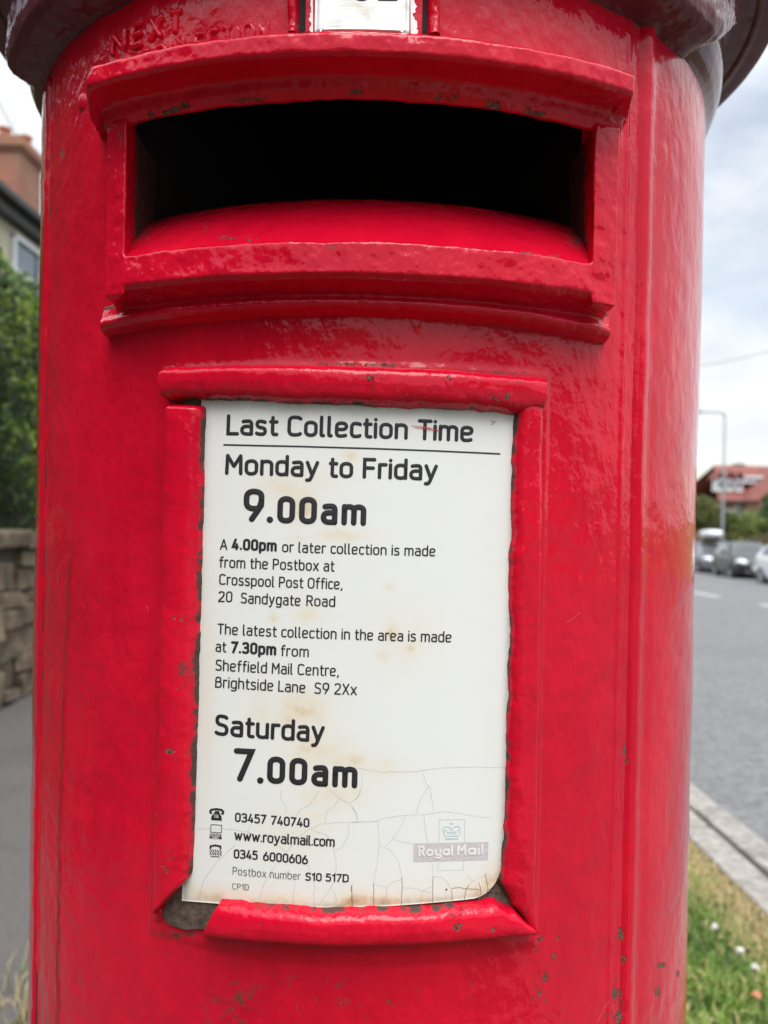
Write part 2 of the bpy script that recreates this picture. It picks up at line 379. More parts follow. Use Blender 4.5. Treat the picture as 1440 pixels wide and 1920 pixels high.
# chips traced on the paint: (px, py, half width px, half height px, strength)
CHIPS = [(118, 286, 6, 14, .5), (1171, 1405, 5, 12, .62), (1176, 1428, 5, 8, .6), (1137, 1267, 4, 5, .5), (1132, 1292, 3, 4, .4), (1174, 1470, 4, 5, .4), (1180, 1570, 4, 5, .45),
         (1173, 1634, 4, 6, .5), (1172, 1670, 4, 7, .45), (1126, 1718, 4, 5, .5), (1163, 1753, 7, 12, .62), (1170, 1800, 8, 14, .5), (1240, 1810, 7, 7, .62), (1270, 1825, 4, 8, .5), (1232, 1858, 7, 13, .6),
         (1152, 1860, 5, 15, .62), (1164, 1872, 6, 26, .55), (1160, 1905, 10, 14, .6), (1137, 1905, 5, 10, .5), (1024, 1838, 14, 20, .46), (1014, 1760, 9, 10, .44), (1048, 1760, 6, 7, .5), (1038, 1795, 9, 6, .55), (1005, 1780, 6, 18, .42), (1060, 1655, 4, 4, .5),
         (1013, 1860, 20, 22, .43), (590, 1870, 14, 16, .40), (640, 1885, 24, 20, .40), (560, 1895, 20, 18, .38), (735, 1880, 26, 14, .36), (460, 1890, 16, 14, .36), (775, 1815, 4, 4, .3), (330, 635, 3, 5, .55), (275, 1137, 3, 3, .4),
         (1020, 650, 4, 4, .4), (105, 1840, 3, 30, .4), (106, 1500, 2, 60, .36), (107, 1720, 2, 60, .4), (355, 1835, 22, 20, .36), (315, 1790, 16, 12, .38), (540, 602, 14, 5, .4), (1290, 690, 4, 4, .2),
         (425, 447, 24, 6, .52), (470, 451, 22, 5, .48), (545, 435, 20, 6, .35), (385, 430, 9, 8, .5), (620, 463, 10, 5, .5), (985, 475, 36, 5, .5), (1040, 480, 20, 4, .5), (640, 390, 30, 5, .34), (880, 478, 12, 4, .4), (800, 420, 10, 4, .3), (340, 412, 10, 8, .4)]
def chip_field(P, seed=0, lst=CHIPS, soft=1.0):
    """P world points -> chip attribute, from blobs seen along the sight lines"""
    q = P - CAM; zz = q @ FW
    px = 720 + FPX*(q @ RT)/zz; py = 960 - FPX*(q @ UP)/zz
    wob = fbm(P, 300, 2, 40+seed)
    out = np.zeros(len(P))
    for (x, y, a, b, s) in lst:
        dd = np.sqrt(((px-x)/(a*1.25))**2 + ((py-y)/(b*1.25))**2)
        out = np.maximum(out, s*np.clip(1.25-dd*.85+wob*.3, 0, 1))
    return out, px, py

# ---- body shell round the back, with the bead beside the door
def body_r(phi):
    p = phi
    r = np.full_like(p, R)
    k = np.array([36.2, 36.6, 37.1, 37.8, 38.6, 39.2, 39.8, 40.8, 42.5, 45.0])
    v = np.array([.2372, .2392, .2413, .2424, .2420, .2408, .2398, .23955, .2399, .2400])
    r = np.where((p >= 36.2) & (p <= 45), np.interp(p, k, v), r)
    r = np.where(p > 296, R - .0035*sm(301.75, 302.1, p), r)
    return r
phis = np.concatenate([np.linspace(36.2, 46, 60), np.linspace(46.2, 100, 190), np.linspace(102, 258, 60), np.linspace(260, 302.1, 150)])
zs = np.concatenate([np.linspace(-1.38, -.34, 60), np.linspace(-.335, .30, 420)])
PH, ZZ = np.meshgrid(phis, zs, indexing='ij')
P0 = cyl(PH, ZZ, R).reshape(-1, 3)
nb = fbm(P0, 60, 3, 3)*.00022 + fbm(P0, 14, 2, 9)*.0005
edge_bead = np.exp(-((PH-301.3)/.40)**2).ravel()*(.0001+.0007*np.clip(fbm(P0*np.array([1, 1, 1.0]), 110, 2, 31), -.3, 1))
rr_ = body_r(PH).ravel() + nb + edge_bead
V = cyl(PH.ravel(), ZZ.ravel(), rr_)
bo = mesh_obj('body', V, gridF(len(phis), len(zs)), M_REDB, box)
c_, px_, py_ = chip_field(V, 1)
attr(bo, 'chip', c_); attr(bo, 'dirt_shade', np.zeros(len(V)))

# ---- door
AP_L, AP_R, AP_B, AP_T = -31.5, 26.2, .112, .197
phis = np.linspace(-55.7, 36.45, 430); zs = np.concatenate([np.linspace(-1.20, -.325, 80), np.linspace(-.3235, .275, 560)])
PH, ZZ = np.meshgrid(phis, zs, indexing='ij')
P0 = cyl(PH, ZZ, R).reshape(-1, 3)
h = fbm(P0, 60, 3, 5)*.00022 + fbm(P0, 16, 2, 8)*.0005 - .0006
ed = (PH.ravel()+55.7) + .35*fbm(P0*np.array([1, 1, 1.]), 55, 3, 66)*(PH.ravel() < -54)
h = h - .006*np.exp(-(np.maximum(ed, 0)/.35)**2) + .0006*np.exp(-((ed-.9)/.5)**2)*(1+fbm(P0, 90, 2, 77))
# raised pads round the notice frame and above the hood, left by many coats of paint
q_l, q_z = PH.ravel(), ZZ.ravel()
h = h + .0010*sm(-27.2, -26.2, q_l)*(1-sm(21.4, 22.2, q_l))*sm(-.222, -.216, q_z)*(1-sm(.066, .071, q_z))
h = h + .0008*np.exp(-((q_l-34.2)/.35)**2)
V = cyl(PH.ravel(), ZZ.ravel(), R + h)
Fq = gridF(len(phis), len(zs))
cx = PH.ravel()[Fq].mean(1); cz = ZZ.ravel()[Fq].mean(1)
Fq = Fq[~((cx > AP_L) & (cx < AP_R) & (cz > AP_B) & (cz < AP_T))]
do = mesh_obj('door', V, Fq, M_RED, box)
c_, px_, py_ = chip_field(V, 2)
# dirty ledge along the top of the notice frame
q1 = np.exp(-((py_-(683+.02*(px_-650)))/5)**2)*sm(575, 600, px_)*(1-sm(735, 760, px_)) + np.exp(-((py_-(699+.02*(px_-950)))/5)**2)*sm(840, 870, px_)*(1-sm(985, 1010, px_))
d_ = .42*q1
d_ = np.maximum(d_, .40*np.exp(-(((px_-(330))/60)**2+((py_-1752)/11)**2)))
d_ = np.maximum(d_, .25*np.exp(-(((px_-1010)/30)**2+((py_-1752)/10)**2)))
d_ = np.maximum(d_, .30*np.exp(-((py_-(1775-((px_-660)/340)**2*28))/6)**2)*sm(420, 520, px_)*(1-sm(900, 980, px_)))
scuff = sm(1785, 1840, py_)*sm(300, 420, px_)*(1-sm(820, 1060, px_))*(.20+.17*fbm(V, 28, 3, 88))
d_ = np.maximum(d_, np.clip(scuff, 0, .34))
attr(do, 'chip', np.maximum(c_, .38*q1)); attr(do, 'dirt_shade', d_)

gphi = np.linspace(-58.4, -54.9, 8); gzs = np.linspace(-1.2, .27, 300)
PH, ZZ = np.meshgrid(gphi, gzs, indexing='ij')
mesh_obj('door_gap', cyl(PH.ravel(), ZZ.ravel(), .2378), gridF(8, 300), plain('gap_dark', (.035, .008, .01), .8, .5, 150), box)  # dark strip in the seam between door and body
# ---- swept castings (hood, surround) : profile (r, z) swept in phi, then remeshed into one skin
def sweep(prof, fL, fR, n=70):
    prof = np.asarray(prof, float); k = len(prof)
    V = []
    for i in range(n):
        t = i/(n-1)
        ph = np.array([fL(r, z)*(1-t)+fR(r, z)*t for r, z in prof])
        V.append(cyl(ph, prof[:, 1], prof[:, 0]))
    V = np.concatenate(V)
    F = [(i*k+j, i*k+(j+1) % k, (i+1)*k+(j+1) % k, (i+1)*k+j) for i in range(n-1) for j in range(k)]
    F += [tuple(range(k))[::-1], tuple((n-1)*k+j for j in range(k))]
    return V, F
def lerp_end(pa, ra, pb, rb): return lambda r, z: pa + (pb-pa)*(r-ra)/(rb-ra)
def cast(name, sweeps, voxel, it, mat, lumps=.0004, seed=0, dirt_shade_f=None):
    VV, FF, n = [], [], 0
    for V, F in sweeps:
        VV.append(V); FF += [tuple(i+n for i in f) for f in F]; n += len(V)
    bmt = bmesh.new()
    vs = [bmt.verts.new(v) for v in np.concatenate(VV)]
    for f in FF: bmt.faces.new([vs[i] for i in f])
    bmesh.ops.recalc_face_normals(bmt, faces=bmt.faces[:]); bmesh.ops.triangulate(bmt, faces=bmt.faces[:])
    bmt.verts.index_update()
    V2 = np.array([v.co[:] for v in bmt.verts]); F2 = np.array([[v.index for v in f.verts] for f in bmt.faces]); bmt.free()
    co, no, faces = remeshed(V2, F2, voxel, it)
    co = co + no*(fbm(co, 130, 3, seed)*lumps + fbm(co, 40, 2, seed+5)*lumps*1.2)[:, None]
    o = mesh_obj(name, co, faces, mat, box)
    c_, px_, py_ = chip_field(co, seed)
    d_ = np.zeros(len(co))
    if dirt_shade_f is not None:
        c2, d_ = dirt_shade_f(co, px_, py_, no); c_ = np.maximum(c_, c2)
    attr(o, 'chip', c_); attr(o, 'dirt_shade', d_)
    return o

# hood
hl = at(np.array([162.]), np.array([185.]), .280)[0][0]; hlb = at(np.array([186.]), np.array([258.]), .241)[0][0]
hr = at(np.array([1187.]), np.array([204.]), .280)[0][0]; hrb = at(np.array([1158.]), np.array([279.]), .241)[0][0]
_eL = lerp_end(hlb, .241, hl, .280); _eR = lerp_end(hrb, .241, hr, .280)
corner_in = lambda r, z: 2.6*max(0.0, (z-.1950)/.0065)**2 if r > .27 else 0.0      # the hood's upper corners are rounded off
eL = lambda r, z: _eL(r, z)+corner_in(r, z)
eR = lambda r, z: _eR(r, z)-corner_in(r, z)
hood_prof = [(.226, .206), (.236, .200), (.254, .1895), (.2575, .1842), (.2605, .1834), (.2632, .1870), (.2645, .1915), (.268, .1930), (.276, .1922), (.2804, .1908), (.2824, .1925), (.2824, .1965), (.2824, .1998), (.280, .2018), (.262, .206), (.246, .211), (.226, .214)]
foot = [(.226, .196), (.2402, .1965), (.250, .1945), (.262, .1915), (.277, .1912), (.277, .199), (.226, .211)]
footL = foot
jl_out = at(np.array([200.]), np.array([420.]), .262)[0][0]; jl_in = at(np.array([236.]), np.array([420.]), .262)[0][0]
jr_in = at(np.array([1111.]), np.array([420.]), .262)[0][0]; jr_out = at(np.array([1156.]), np.array([420.]), .262)[0][0]
def par(phi_ref, r_ref, flare=0.0):
    """end plane parallel to the door's normal: x stays put as r changes"""
    x = r_ref*math.sin(rad(phi_ref))
    return lambda r, z: math.degrees(math.asin(max(-1, min(1, (x+flare*(r_ref-r)*(1 if x > 0 else -1))/r))))
def hood_dirt(co, px, py, no):
    lip = np.exp(-((co[:, 2]-ZC-.1850)/.003)**2)*(np.hypot(co[:, 0], co[:, 1]) > .254)
    n = fbm(co*np.array([1, 1, 2.5]), 95, 2, 71)
    return lip*np.clip(.25+n*.5, 0, .55), lip*np.clip(n*.35-.02, 0, .3)
cast('hood', [sweep(hood_prof, par(jl_out-.6, .262, .12), par(jr_out+.6, .262, .12), 90),
              sweep(foot, eL, par(jl_in-2.2, .262), 24), sweep(foot, par(jr_in+2.2, .262), eR, 24), sweep([(.255, .193), (.2800, .1912), (.2822, .1925), (.2824, .1955), (.2824, .1980), (.2822, .1998), (.280, .2018), (.255, .2065)], eL, eR, 90)], .00065, 4, M_REDF, .00030, 21, hood_dirt)

# surround: two jambs, sill with its stepped mouldings
sill_prof = [(.205, .1170), (.2592, .1202), (.2622, .1186), (.2630, .1050), (.2605, .1026), (.2535, .1008), (.2490, .0990), (.226, .0985), (.205, .0985)]
low_prof = [(.226, .0900), (.2412, .0908), (.2482, .0922), (.2506, .0942), (.2506, .0962), (.2480, .0982), (.2466, .1025), (.2455, .106), (.226, .106)]
def sag(VF):
    V_, F_ = VF; p_ = np.degrees(np.arctan2(V_[:, 0], -V_[:, 1])); V_[:, 2] -= .0035*((p_+3)/33)**2*(V_[:, 2]-ZC < .112); return V_, F_
jamb = [(.196, .100), (.2628, .100), (.2628, .1865), (.196, .1865)]
l2 = at(np.array([186.]), np.array([605.]), .2505)[0][0]; r2 = at(np.array([1147.]), np.array([630.]), .2505)[0][0]
def sur_dirt_shade(co, px, py, no):
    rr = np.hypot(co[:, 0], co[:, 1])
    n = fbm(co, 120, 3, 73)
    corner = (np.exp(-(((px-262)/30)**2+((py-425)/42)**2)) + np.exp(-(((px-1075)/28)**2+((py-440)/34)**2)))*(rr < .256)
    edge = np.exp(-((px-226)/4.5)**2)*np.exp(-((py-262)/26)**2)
    deep = sm(.2585, .243, rr)*(np.abs(no[:, 2]) < .7)*(co[:, 2]-ZC > .10)  # slot walls darken with depth: grime plus the slot's shade put in as colour
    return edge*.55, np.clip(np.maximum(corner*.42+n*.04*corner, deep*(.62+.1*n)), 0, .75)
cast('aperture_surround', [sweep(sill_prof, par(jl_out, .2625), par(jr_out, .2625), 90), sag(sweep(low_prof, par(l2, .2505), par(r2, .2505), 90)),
     sweep(jamb, par(jl_out, .2625), par(jl_in, .2625), 10), sweep(jamb, par(jr_in, .2625), par(jr_out, .2625), 10)], .00065, 4, M_REDF, .00034, 33, sur_dirt_shade)

# chute: the sloping red tongue inside the mouth
phis = np.linspace(-42, 36, 150); tt = np.linspace(0, 1, 50)
T, PH = np.meshgrid(tt, phis, indexing='ij')
rc = .2595 - .068*T; zc_ = .1195 + .0425*np.sin(T*math.pi*.5)**.9
# straight-sided casting: limit by x
V = cyl(PH, zc_, rc).reshape(-1, 3)
xL = .2625*math.sin(rad(jl_in))-.004; xR = .2625*math.sin(rad(jr_in))+.004
V[:, 0] = np.clip(V[:, 0], xL, xR)
V[:, 2] += fbm(V, 90, 3, 12)*.0003
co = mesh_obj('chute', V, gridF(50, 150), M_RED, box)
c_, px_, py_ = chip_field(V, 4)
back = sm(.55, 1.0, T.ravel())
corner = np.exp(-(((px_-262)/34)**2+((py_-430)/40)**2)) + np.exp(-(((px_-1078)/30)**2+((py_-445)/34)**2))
attr(co, 'chip', c_); attr(co, 'dirt_shade', np.clip(.40*corner+.10*back*(fbm(V, 150, 2, 8)+.3), 0, .45))
# chamber: shell behind the mouth, its unlit inside coloured black, open to the front
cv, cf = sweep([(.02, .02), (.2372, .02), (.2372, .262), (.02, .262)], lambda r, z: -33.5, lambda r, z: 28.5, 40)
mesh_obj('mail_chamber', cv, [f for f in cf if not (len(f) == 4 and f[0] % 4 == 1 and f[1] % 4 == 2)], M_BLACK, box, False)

# ---- cornice and cap
phis = np.linspace(-180, 180, 401)
rows = [(.2330, .255), (.2392, .262), (.2400, .2655), (.2418, .2685), (.2455, .2735), (.2485, .281), (.2503, .289), (.2506, .296), (.2506, .328), (.2515, .3345), (.255, .3375), (.266, .3392), (.2700, .3392),
        (.2716, .3380), (.2735, .3378), (.276, .3386), (.284, .3386), (.2872, .3395), (.2885, .343), (.2885, .360), (.286, .366), (.272, .376), (.24, .392), (.17, .412), (.09, .424), (.001, .428)]
rows = np.array(rows)
ti = np.linspace(0, len(rows)-1, (len(rows)-1)*4+1)
Rr = np.interp(ti, np.arange(len(rows)), rows[:, 0]); Zz = np.interp(ti, np.arange(len(rows)), rows[:, 1])
V = cyl(phis[None, :], Zz[:, None], Rr[:, None]).reshape(-1, 3)
V += (fbm(V, 45, 3, 14)*.0005)[:, None]*np.array([1, 1, .6])
k = 12*4+1
cut = lambda a, b: (V.reshape(len(ti), len(phis), 3)[a:b].reshape(-1, 3), gridF(b-a, len(phis)))
va, fa = cut(0, k); o = mesh_obj('cornice', va, fa, M_MAROON, box); attr(o, 'chip', np.zeros(len(va))); attr(o, 'dirt_shade', np.zeros(len(va)))
va, fa = cut(k-1, len(ti)); o = mesh_obj('cap', va, fa, M_MAROON, box); attr(o, 'chip', np.zeros(len(va))); attr(o, 'dirt_shade', np.zeros(len(va)))
# string course over the door: a projecting ledge with a flat underside, cut short to the right
can_prof = np.array([(.230, .2618), (.2402, .2626), (.2418, .2634), (.250, .2650), (.2575, .2668), (.2608, .2700), (.2622, .2760), (.2622, .2960), (.2595, .301), (.250, .303), (.230, .312)])
cl_, cr2 = lerp_end(-64.0, .24, -62.0, .262), lerp_end(61.0, .24, 56.5, .262)
V, F = sweep(can_prof, cl_, cr2, 160)
ph = np.degrees(np.arctan2(V[:, 0], -V[:, 1]))
V[:, 2] += (1-sm(.296, .312, V[:, 2]-ZC))*.034*sm(45, 61, ph)
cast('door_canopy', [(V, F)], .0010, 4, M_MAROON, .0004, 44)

# ---- notice frame bars: traced outlines, thick rounded paint
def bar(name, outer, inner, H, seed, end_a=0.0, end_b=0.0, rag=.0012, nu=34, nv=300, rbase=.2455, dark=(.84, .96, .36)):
    """outer/inner: polylines in the photograph's pixels laid on the door; a rounded ridge runs between them"""
    def res(pts, n):
        pts = np.asarray(pts, float); s = np.r_[0, np.cumsum(np.hypot(*np.diff(pts, axis=0).T))]; t = np.linspace(0, s[-1], n)
        return np.stack([np.interp(t, s, pts[:, 0]), np.interp(t, s, pts[:, 1])], 1)
    A, B = res(outer, nv), res(inner, nv)
    U = np.linspace(0, 1, nu)
    Q = A[:, None]*(1-U[None, :, None]) + B[:, None]*U[None, :, None]
    ph, z = at(Q[..., 0], Q[..., 1], rbase)
    Pb = cyl(ph, z, R).reshape(-1, 3)
    u = np.broadcast_to(U, ph.shape).ravel(); v = np.broadcast_to(np.linspace(0, 1, nv)[:, None], ph.shape).ravel()
    x = np.abs(2*u-1)
    prof = np.clip(1-x**4.4, 0, 1)**.5
    prof = prof*(1-.25*np.clip(u-.5, 0, 1))
    if end_a: prof = prof*np.clip(v/end_a, 0, 1)**.5
    if end_b: prof = prof*np.clip((1-v)/end_b, 0, 1)**.5
    hh = -.002 + (H+.002)*prof + prof*(fbm(Pb, 42, 2, seed)*.00065 + fbm(Pb, 200, 2, seed+3)*.00012)
    # ragged inner edge
    dz = (fbm(Pb, 60, 2, seed+9)*.45 + fbm(Pb, 190, 4, seed+19)*.55)*rag*u**3
    tang = np.gradient(Q, axis=0).reshape(-1, 2); nrm = np.stack([-tang[:, 1], tang[:, 0]], 1); nrm /= np.linalg.norm(nrm, axis=1)[:, None]+1e-9
    side = B-A; sgn = np.sign((nrm*np.repeat(side, nu, 0)).sum(1))
    Q2 = Q.reshape(-1, 2) + nrm*(sgn*dz/.00025)[:, None]
    ph, z = at(Q2[:, 0], Q2[:, 1], rbase)
    V = cyl(ph, z, R+hh)
    F = gridF(nv, nu)
    o = mesh_obj(name, V, F, M_REDF, box)
    n = fbm(Pb, 60, 3, seed+21); n2 = fbm(Pb, 200, 2, seed+22)
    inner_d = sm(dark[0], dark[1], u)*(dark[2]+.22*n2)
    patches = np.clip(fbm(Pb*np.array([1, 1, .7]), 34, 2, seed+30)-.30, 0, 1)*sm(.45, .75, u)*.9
    attr(o, 'dirt_shade', np.clip(inner_d + patches*.45, 0, .62))
    c_, _, _ = chip_field(V, seed, BARCHIPS)
    attr(o, 'chip', np.maximum(c_, np.clip(fbm(Pb, 45, 2, seed+50)-.42, 0, 1)*.55))
    return o
BARCHIPS = [(318, 1408, 11, 8, .62), (327, 1157, 6, 8, .5), (318, 775, 3, 9, .4), (355, 850, 8, 10, .38), (362, 1025, 5, 12, .42), (695, 705, 9, 12, .5), (842, 708, 9, 6, .58), (700, 725, 8, 10, .44), (880, 712, 4, 5, .4), (345, 740, 40, 6, .42),
            (330, 1290, 6, 22, .36), (1000, 1075, 6, 7, .5), (340, 1158, 6, 10, .4), (430, 1705, 5, 6, .45), (490, 1735, 6, 6, .36), (870, 1715, 16, 8, .38), (925, 1745, 8, 6, .55), (985, 1712, 14, 14, .42), (790, 742, 60, 10, .38), (945, 742, 40, 14, .42), (740, 735, 30, 9, .38), (346, 1465, 3, 10, .4), (303, 1330, 2, 30, .35), (1008, 1410, 3, 3, .5), (1012, 800, 3, 40, .26)]
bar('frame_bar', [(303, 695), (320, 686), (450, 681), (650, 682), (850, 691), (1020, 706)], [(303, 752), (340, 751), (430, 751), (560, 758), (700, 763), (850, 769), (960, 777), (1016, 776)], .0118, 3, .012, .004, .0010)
bar('frame_bar', [(309, 753), (306, 900), (302, 1150), (297, 1400), (288, 1600), (285, 1722)], [(384, 757), (381, 900), (376, 1100), (371, 1300), (365, 1480), (360, 1640)], .0112, 5, .012, .004, .0004, dark=(.885, .955, .46))  # dark band: edge grime plus this bar's shaded inner side as colour
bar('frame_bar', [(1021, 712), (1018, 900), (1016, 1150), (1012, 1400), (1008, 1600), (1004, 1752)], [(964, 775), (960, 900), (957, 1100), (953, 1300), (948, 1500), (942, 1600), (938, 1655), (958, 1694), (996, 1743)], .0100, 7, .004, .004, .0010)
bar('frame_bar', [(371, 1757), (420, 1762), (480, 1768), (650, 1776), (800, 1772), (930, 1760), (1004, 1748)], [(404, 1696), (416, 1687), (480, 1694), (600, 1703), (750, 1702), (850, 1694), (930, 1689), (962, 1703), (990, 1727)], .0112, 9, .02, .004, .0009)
# exposed grimy iron where the lower left corner has lost its paint, behind and below the plate
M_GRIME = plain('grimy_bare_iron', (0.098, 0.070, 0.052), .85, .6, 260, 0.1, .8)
gp = np.array([(304, 1716), (330, 1650), (430, 1680), (470, 1720), (392, 1741), (350, 1743), (318, 1734)], float)
def flat_patch(name, poly, r, mat, parent, n=26, lump=.0006):
    poly = np.asarray(poly, float)
    bmx = bmesh.new(); vs = [bmx.verts.new((x, y, 0)) for x, y in poly]; f = bmx.faces.new(vs)
    bmesh.ops.triangulate(bmx, faces=[f])
    bmesh.ops.subdivide_edges(bmx, edges=bmx.edges[:], cuts=n, use_grid_fill=True)
    bmx.verts.index_update()
    Q = np.array([v.co[:2] for v in bmx.verts]); F = [[v.index for v in f.verts] for f in bmx.faces]; bmx.free()
    ph, z = at(Q[:, 0], Q[:, 1], r); P = cyl(ph, z, r)
    return mesh_obj(name, cyl(ph, z, r+lump*fbm(P, 160, 3, 61)), F, mat, parent)
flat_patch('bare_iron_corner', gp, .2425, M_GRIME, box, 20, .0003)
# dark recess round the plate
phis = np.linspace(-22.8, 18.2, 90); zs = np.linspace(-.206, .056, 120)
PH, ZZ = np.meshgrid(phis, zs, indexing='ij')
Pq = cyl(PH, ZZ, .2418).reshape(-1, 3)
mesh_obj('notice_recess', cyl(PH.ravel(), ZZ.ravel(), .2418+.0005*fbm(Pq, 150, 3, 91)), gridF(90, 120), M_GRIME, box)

# ---- the notice plate
RP = .2434
cnr = dict(TL=(378, 742), TR=(970, 760), BL=(341, 1689), BR=(944, 1679))
NU, NV = 170, 260
U, W = np.meshgrid(np.linspace(0, 1, NU), np.linspace(0, 1, NV), indexing='ij')
g = lambda i: ((1-U)*(1-W)*cnr['TL'][i] + U*(1-W)*cnr['TR'][i] + (1-U)*W*cnr['BL'][i] + U*W*cnr['BR'][i])
qx, qy = g(0), g(1) + 18*np.sin(np.pi*U)*W**2 - 6*np.sin(np.pi*U)*(1-W)
# torn, rounded lower right corner
dr_ = np.hypot(np.clip(U-.90, 0, 1)/.10, np.clip(W-.935, 0, 1)/.065)
lim = np.where(dr_ > 1, 1/np.maximum(dr_, 1e-6), 1)
uu = np.where((U > .90) & (W > .935), .90+(U-.90)*lim, U); ww = np.where((U > .90) & (W > .935), .935+(W-.935)*lim, W)
U, W = uu, ww
qx, qy = g(0), g(1) + 18*np.sin(np.pi*U)*W**2 - 6*np.sin(np.pi*U)*(1-W)
qx = qx + np.clip(U-.9, 0, 1)*10*(-6*np.exp(-((W-.97)/.05)**2) - 10*sm(.86, .9, W)*(1-sm(.99, 1.0, W))*0)
ph, z = at(qx.ravel(), qy.ravel(), RP)
V = cyl(ph, z, RP)
th = cyl(ph, z, RP-.0012)
nn = NU*NV
F = gridF(NU, NV)
ring = [i*NV for i in range(NU)] + [(NU-1)*NV+j for j in range(1, NV)] + [i*NV+NV-1 for i in range(NU-2, -1, -1)] + [j for j in range(NV-2, 0, -1)]
rim = np.array([(ring[i], ring[(i+1) % len(ring)], nn+(i+1) % len(ring), nn+i) for i in range(len(ring))])
plate = mesh_obj('notice_plate', np.concatenate([V, th[ring]]), np.concatenate([F, rim]), M_PLATE, box)
X, Y = qx.ravel(), qy.ravel()
st = np.zeros(nn)
for (x, y, a, b, s) in [(535, 912, 45, 22, .18), (570, 950, 26, 34, .22), (655, 855, 16, 14, .2), (560, 905, 60, 30, .12), (640, 1005, 50, 12, .22), (560, 1010, 14, 10, .15), (512, 1158, 9, 9, .34), (575, 1150, 26, 20, .16), (730, 1100, 10, 9, .16), (735, 1190, 14, 20, .26), (770, 1215, 12, 10, .24), (720, 1230, 14, 12, .2), (560, 1335, 60, 40, .24), (555, 1330, 14, 12, .3), (600, 1405, 60, 34, .2), (650, 1425, 34, 18, .34), (700, 1440, 50, 20, .18), (620, 1480, 60, 40, .16), (490, 1330, 30, 40, .12), (560, 1550, 60, 50, .12), (690, 1690, 60, 14, .42), (640, 1700, 50, 9, .28), (730, 1700, 50, 10, .28), (800, 1690, 60, 12, .3), (900, 1670, 50, 16, .26), (500, 1690, 70, 14, .25), (400, 1680, 60, 16, .22), (390, 1300, 14, 200, .10), (925, 1660, 24, 40, .3), (760, 1195, 60, 60, .08)]:
    st = np.maximum(st, 1.9*s*np.exp(-((X-x)/a)**2-((Y-y)/b)**2)*(1+.35*fbm(V, 140, 2, int(x))))
st = np.clip(st + .10*np.exp(-((1-W.ravel())/.06)**2), 0, 1)
uu, ww = U.ravel(), W.ravel()
edge = np.maximum.reduce([np.exp(-(uu/.022)**2)*.8, np.exp(-((1-uu)/.014)**2)*.9, np.exp(-(ww/.028)**2)*.7, np.exp(-((1-ww)/.010)**2)*.6])
nr = len(ring)
attr(plate, 'stain', np.r_[st, st[ring]]); attr(plate, 'dirt_shade', np.r_[edge, np.ones(nr)*.5])

# ---- printing: a rounded monoline alphabet drawn as strokes
def rp(pts, r=0.0, closed=False, n=7):
    """polyline with its corners rounded"""
    pts = [np.array(p, float) for p in pts]
    if r <= 0: return (np.array(pts + ([pts[0]] if closed else [])), closed)
    out = []; m = len(pts)
    for i, p in enumerate(pts):
        if not closed and i in (0, m-1): out.append(p); continue
        a, b = pts[i-1], pts[(i+1) % m]
        ra = min(r, .499*np.linalg.norm(a-p)); rb = min(r, .499*np.linalg.norm(b-p))
        A = p+(a-p)/np.linalg.norm(a-p)*ra; B = p+(b-p)/np.linalg.norm(b-p)*rb
        for k in range(n+1):
            t = k/n
            # between a circle and a squarer corner
            out.append((1-t)**2*A+2*t*(1-t)*(p*.9+(A+B)*.05)+t*t*B)
    if closed: out.append(out[0])
    return (np.array(out), closed)
xh = .73
def _ell(cx_, cy_, a, b, t0, t1, n=26):
    t = np.radians(np.linspace(t0, t1, n)); return np.stack([cx_+a*np.cos(t), cy_+b*np.sin(t)], 1)
def pl(*pts): return (np.array(pts, float), False)
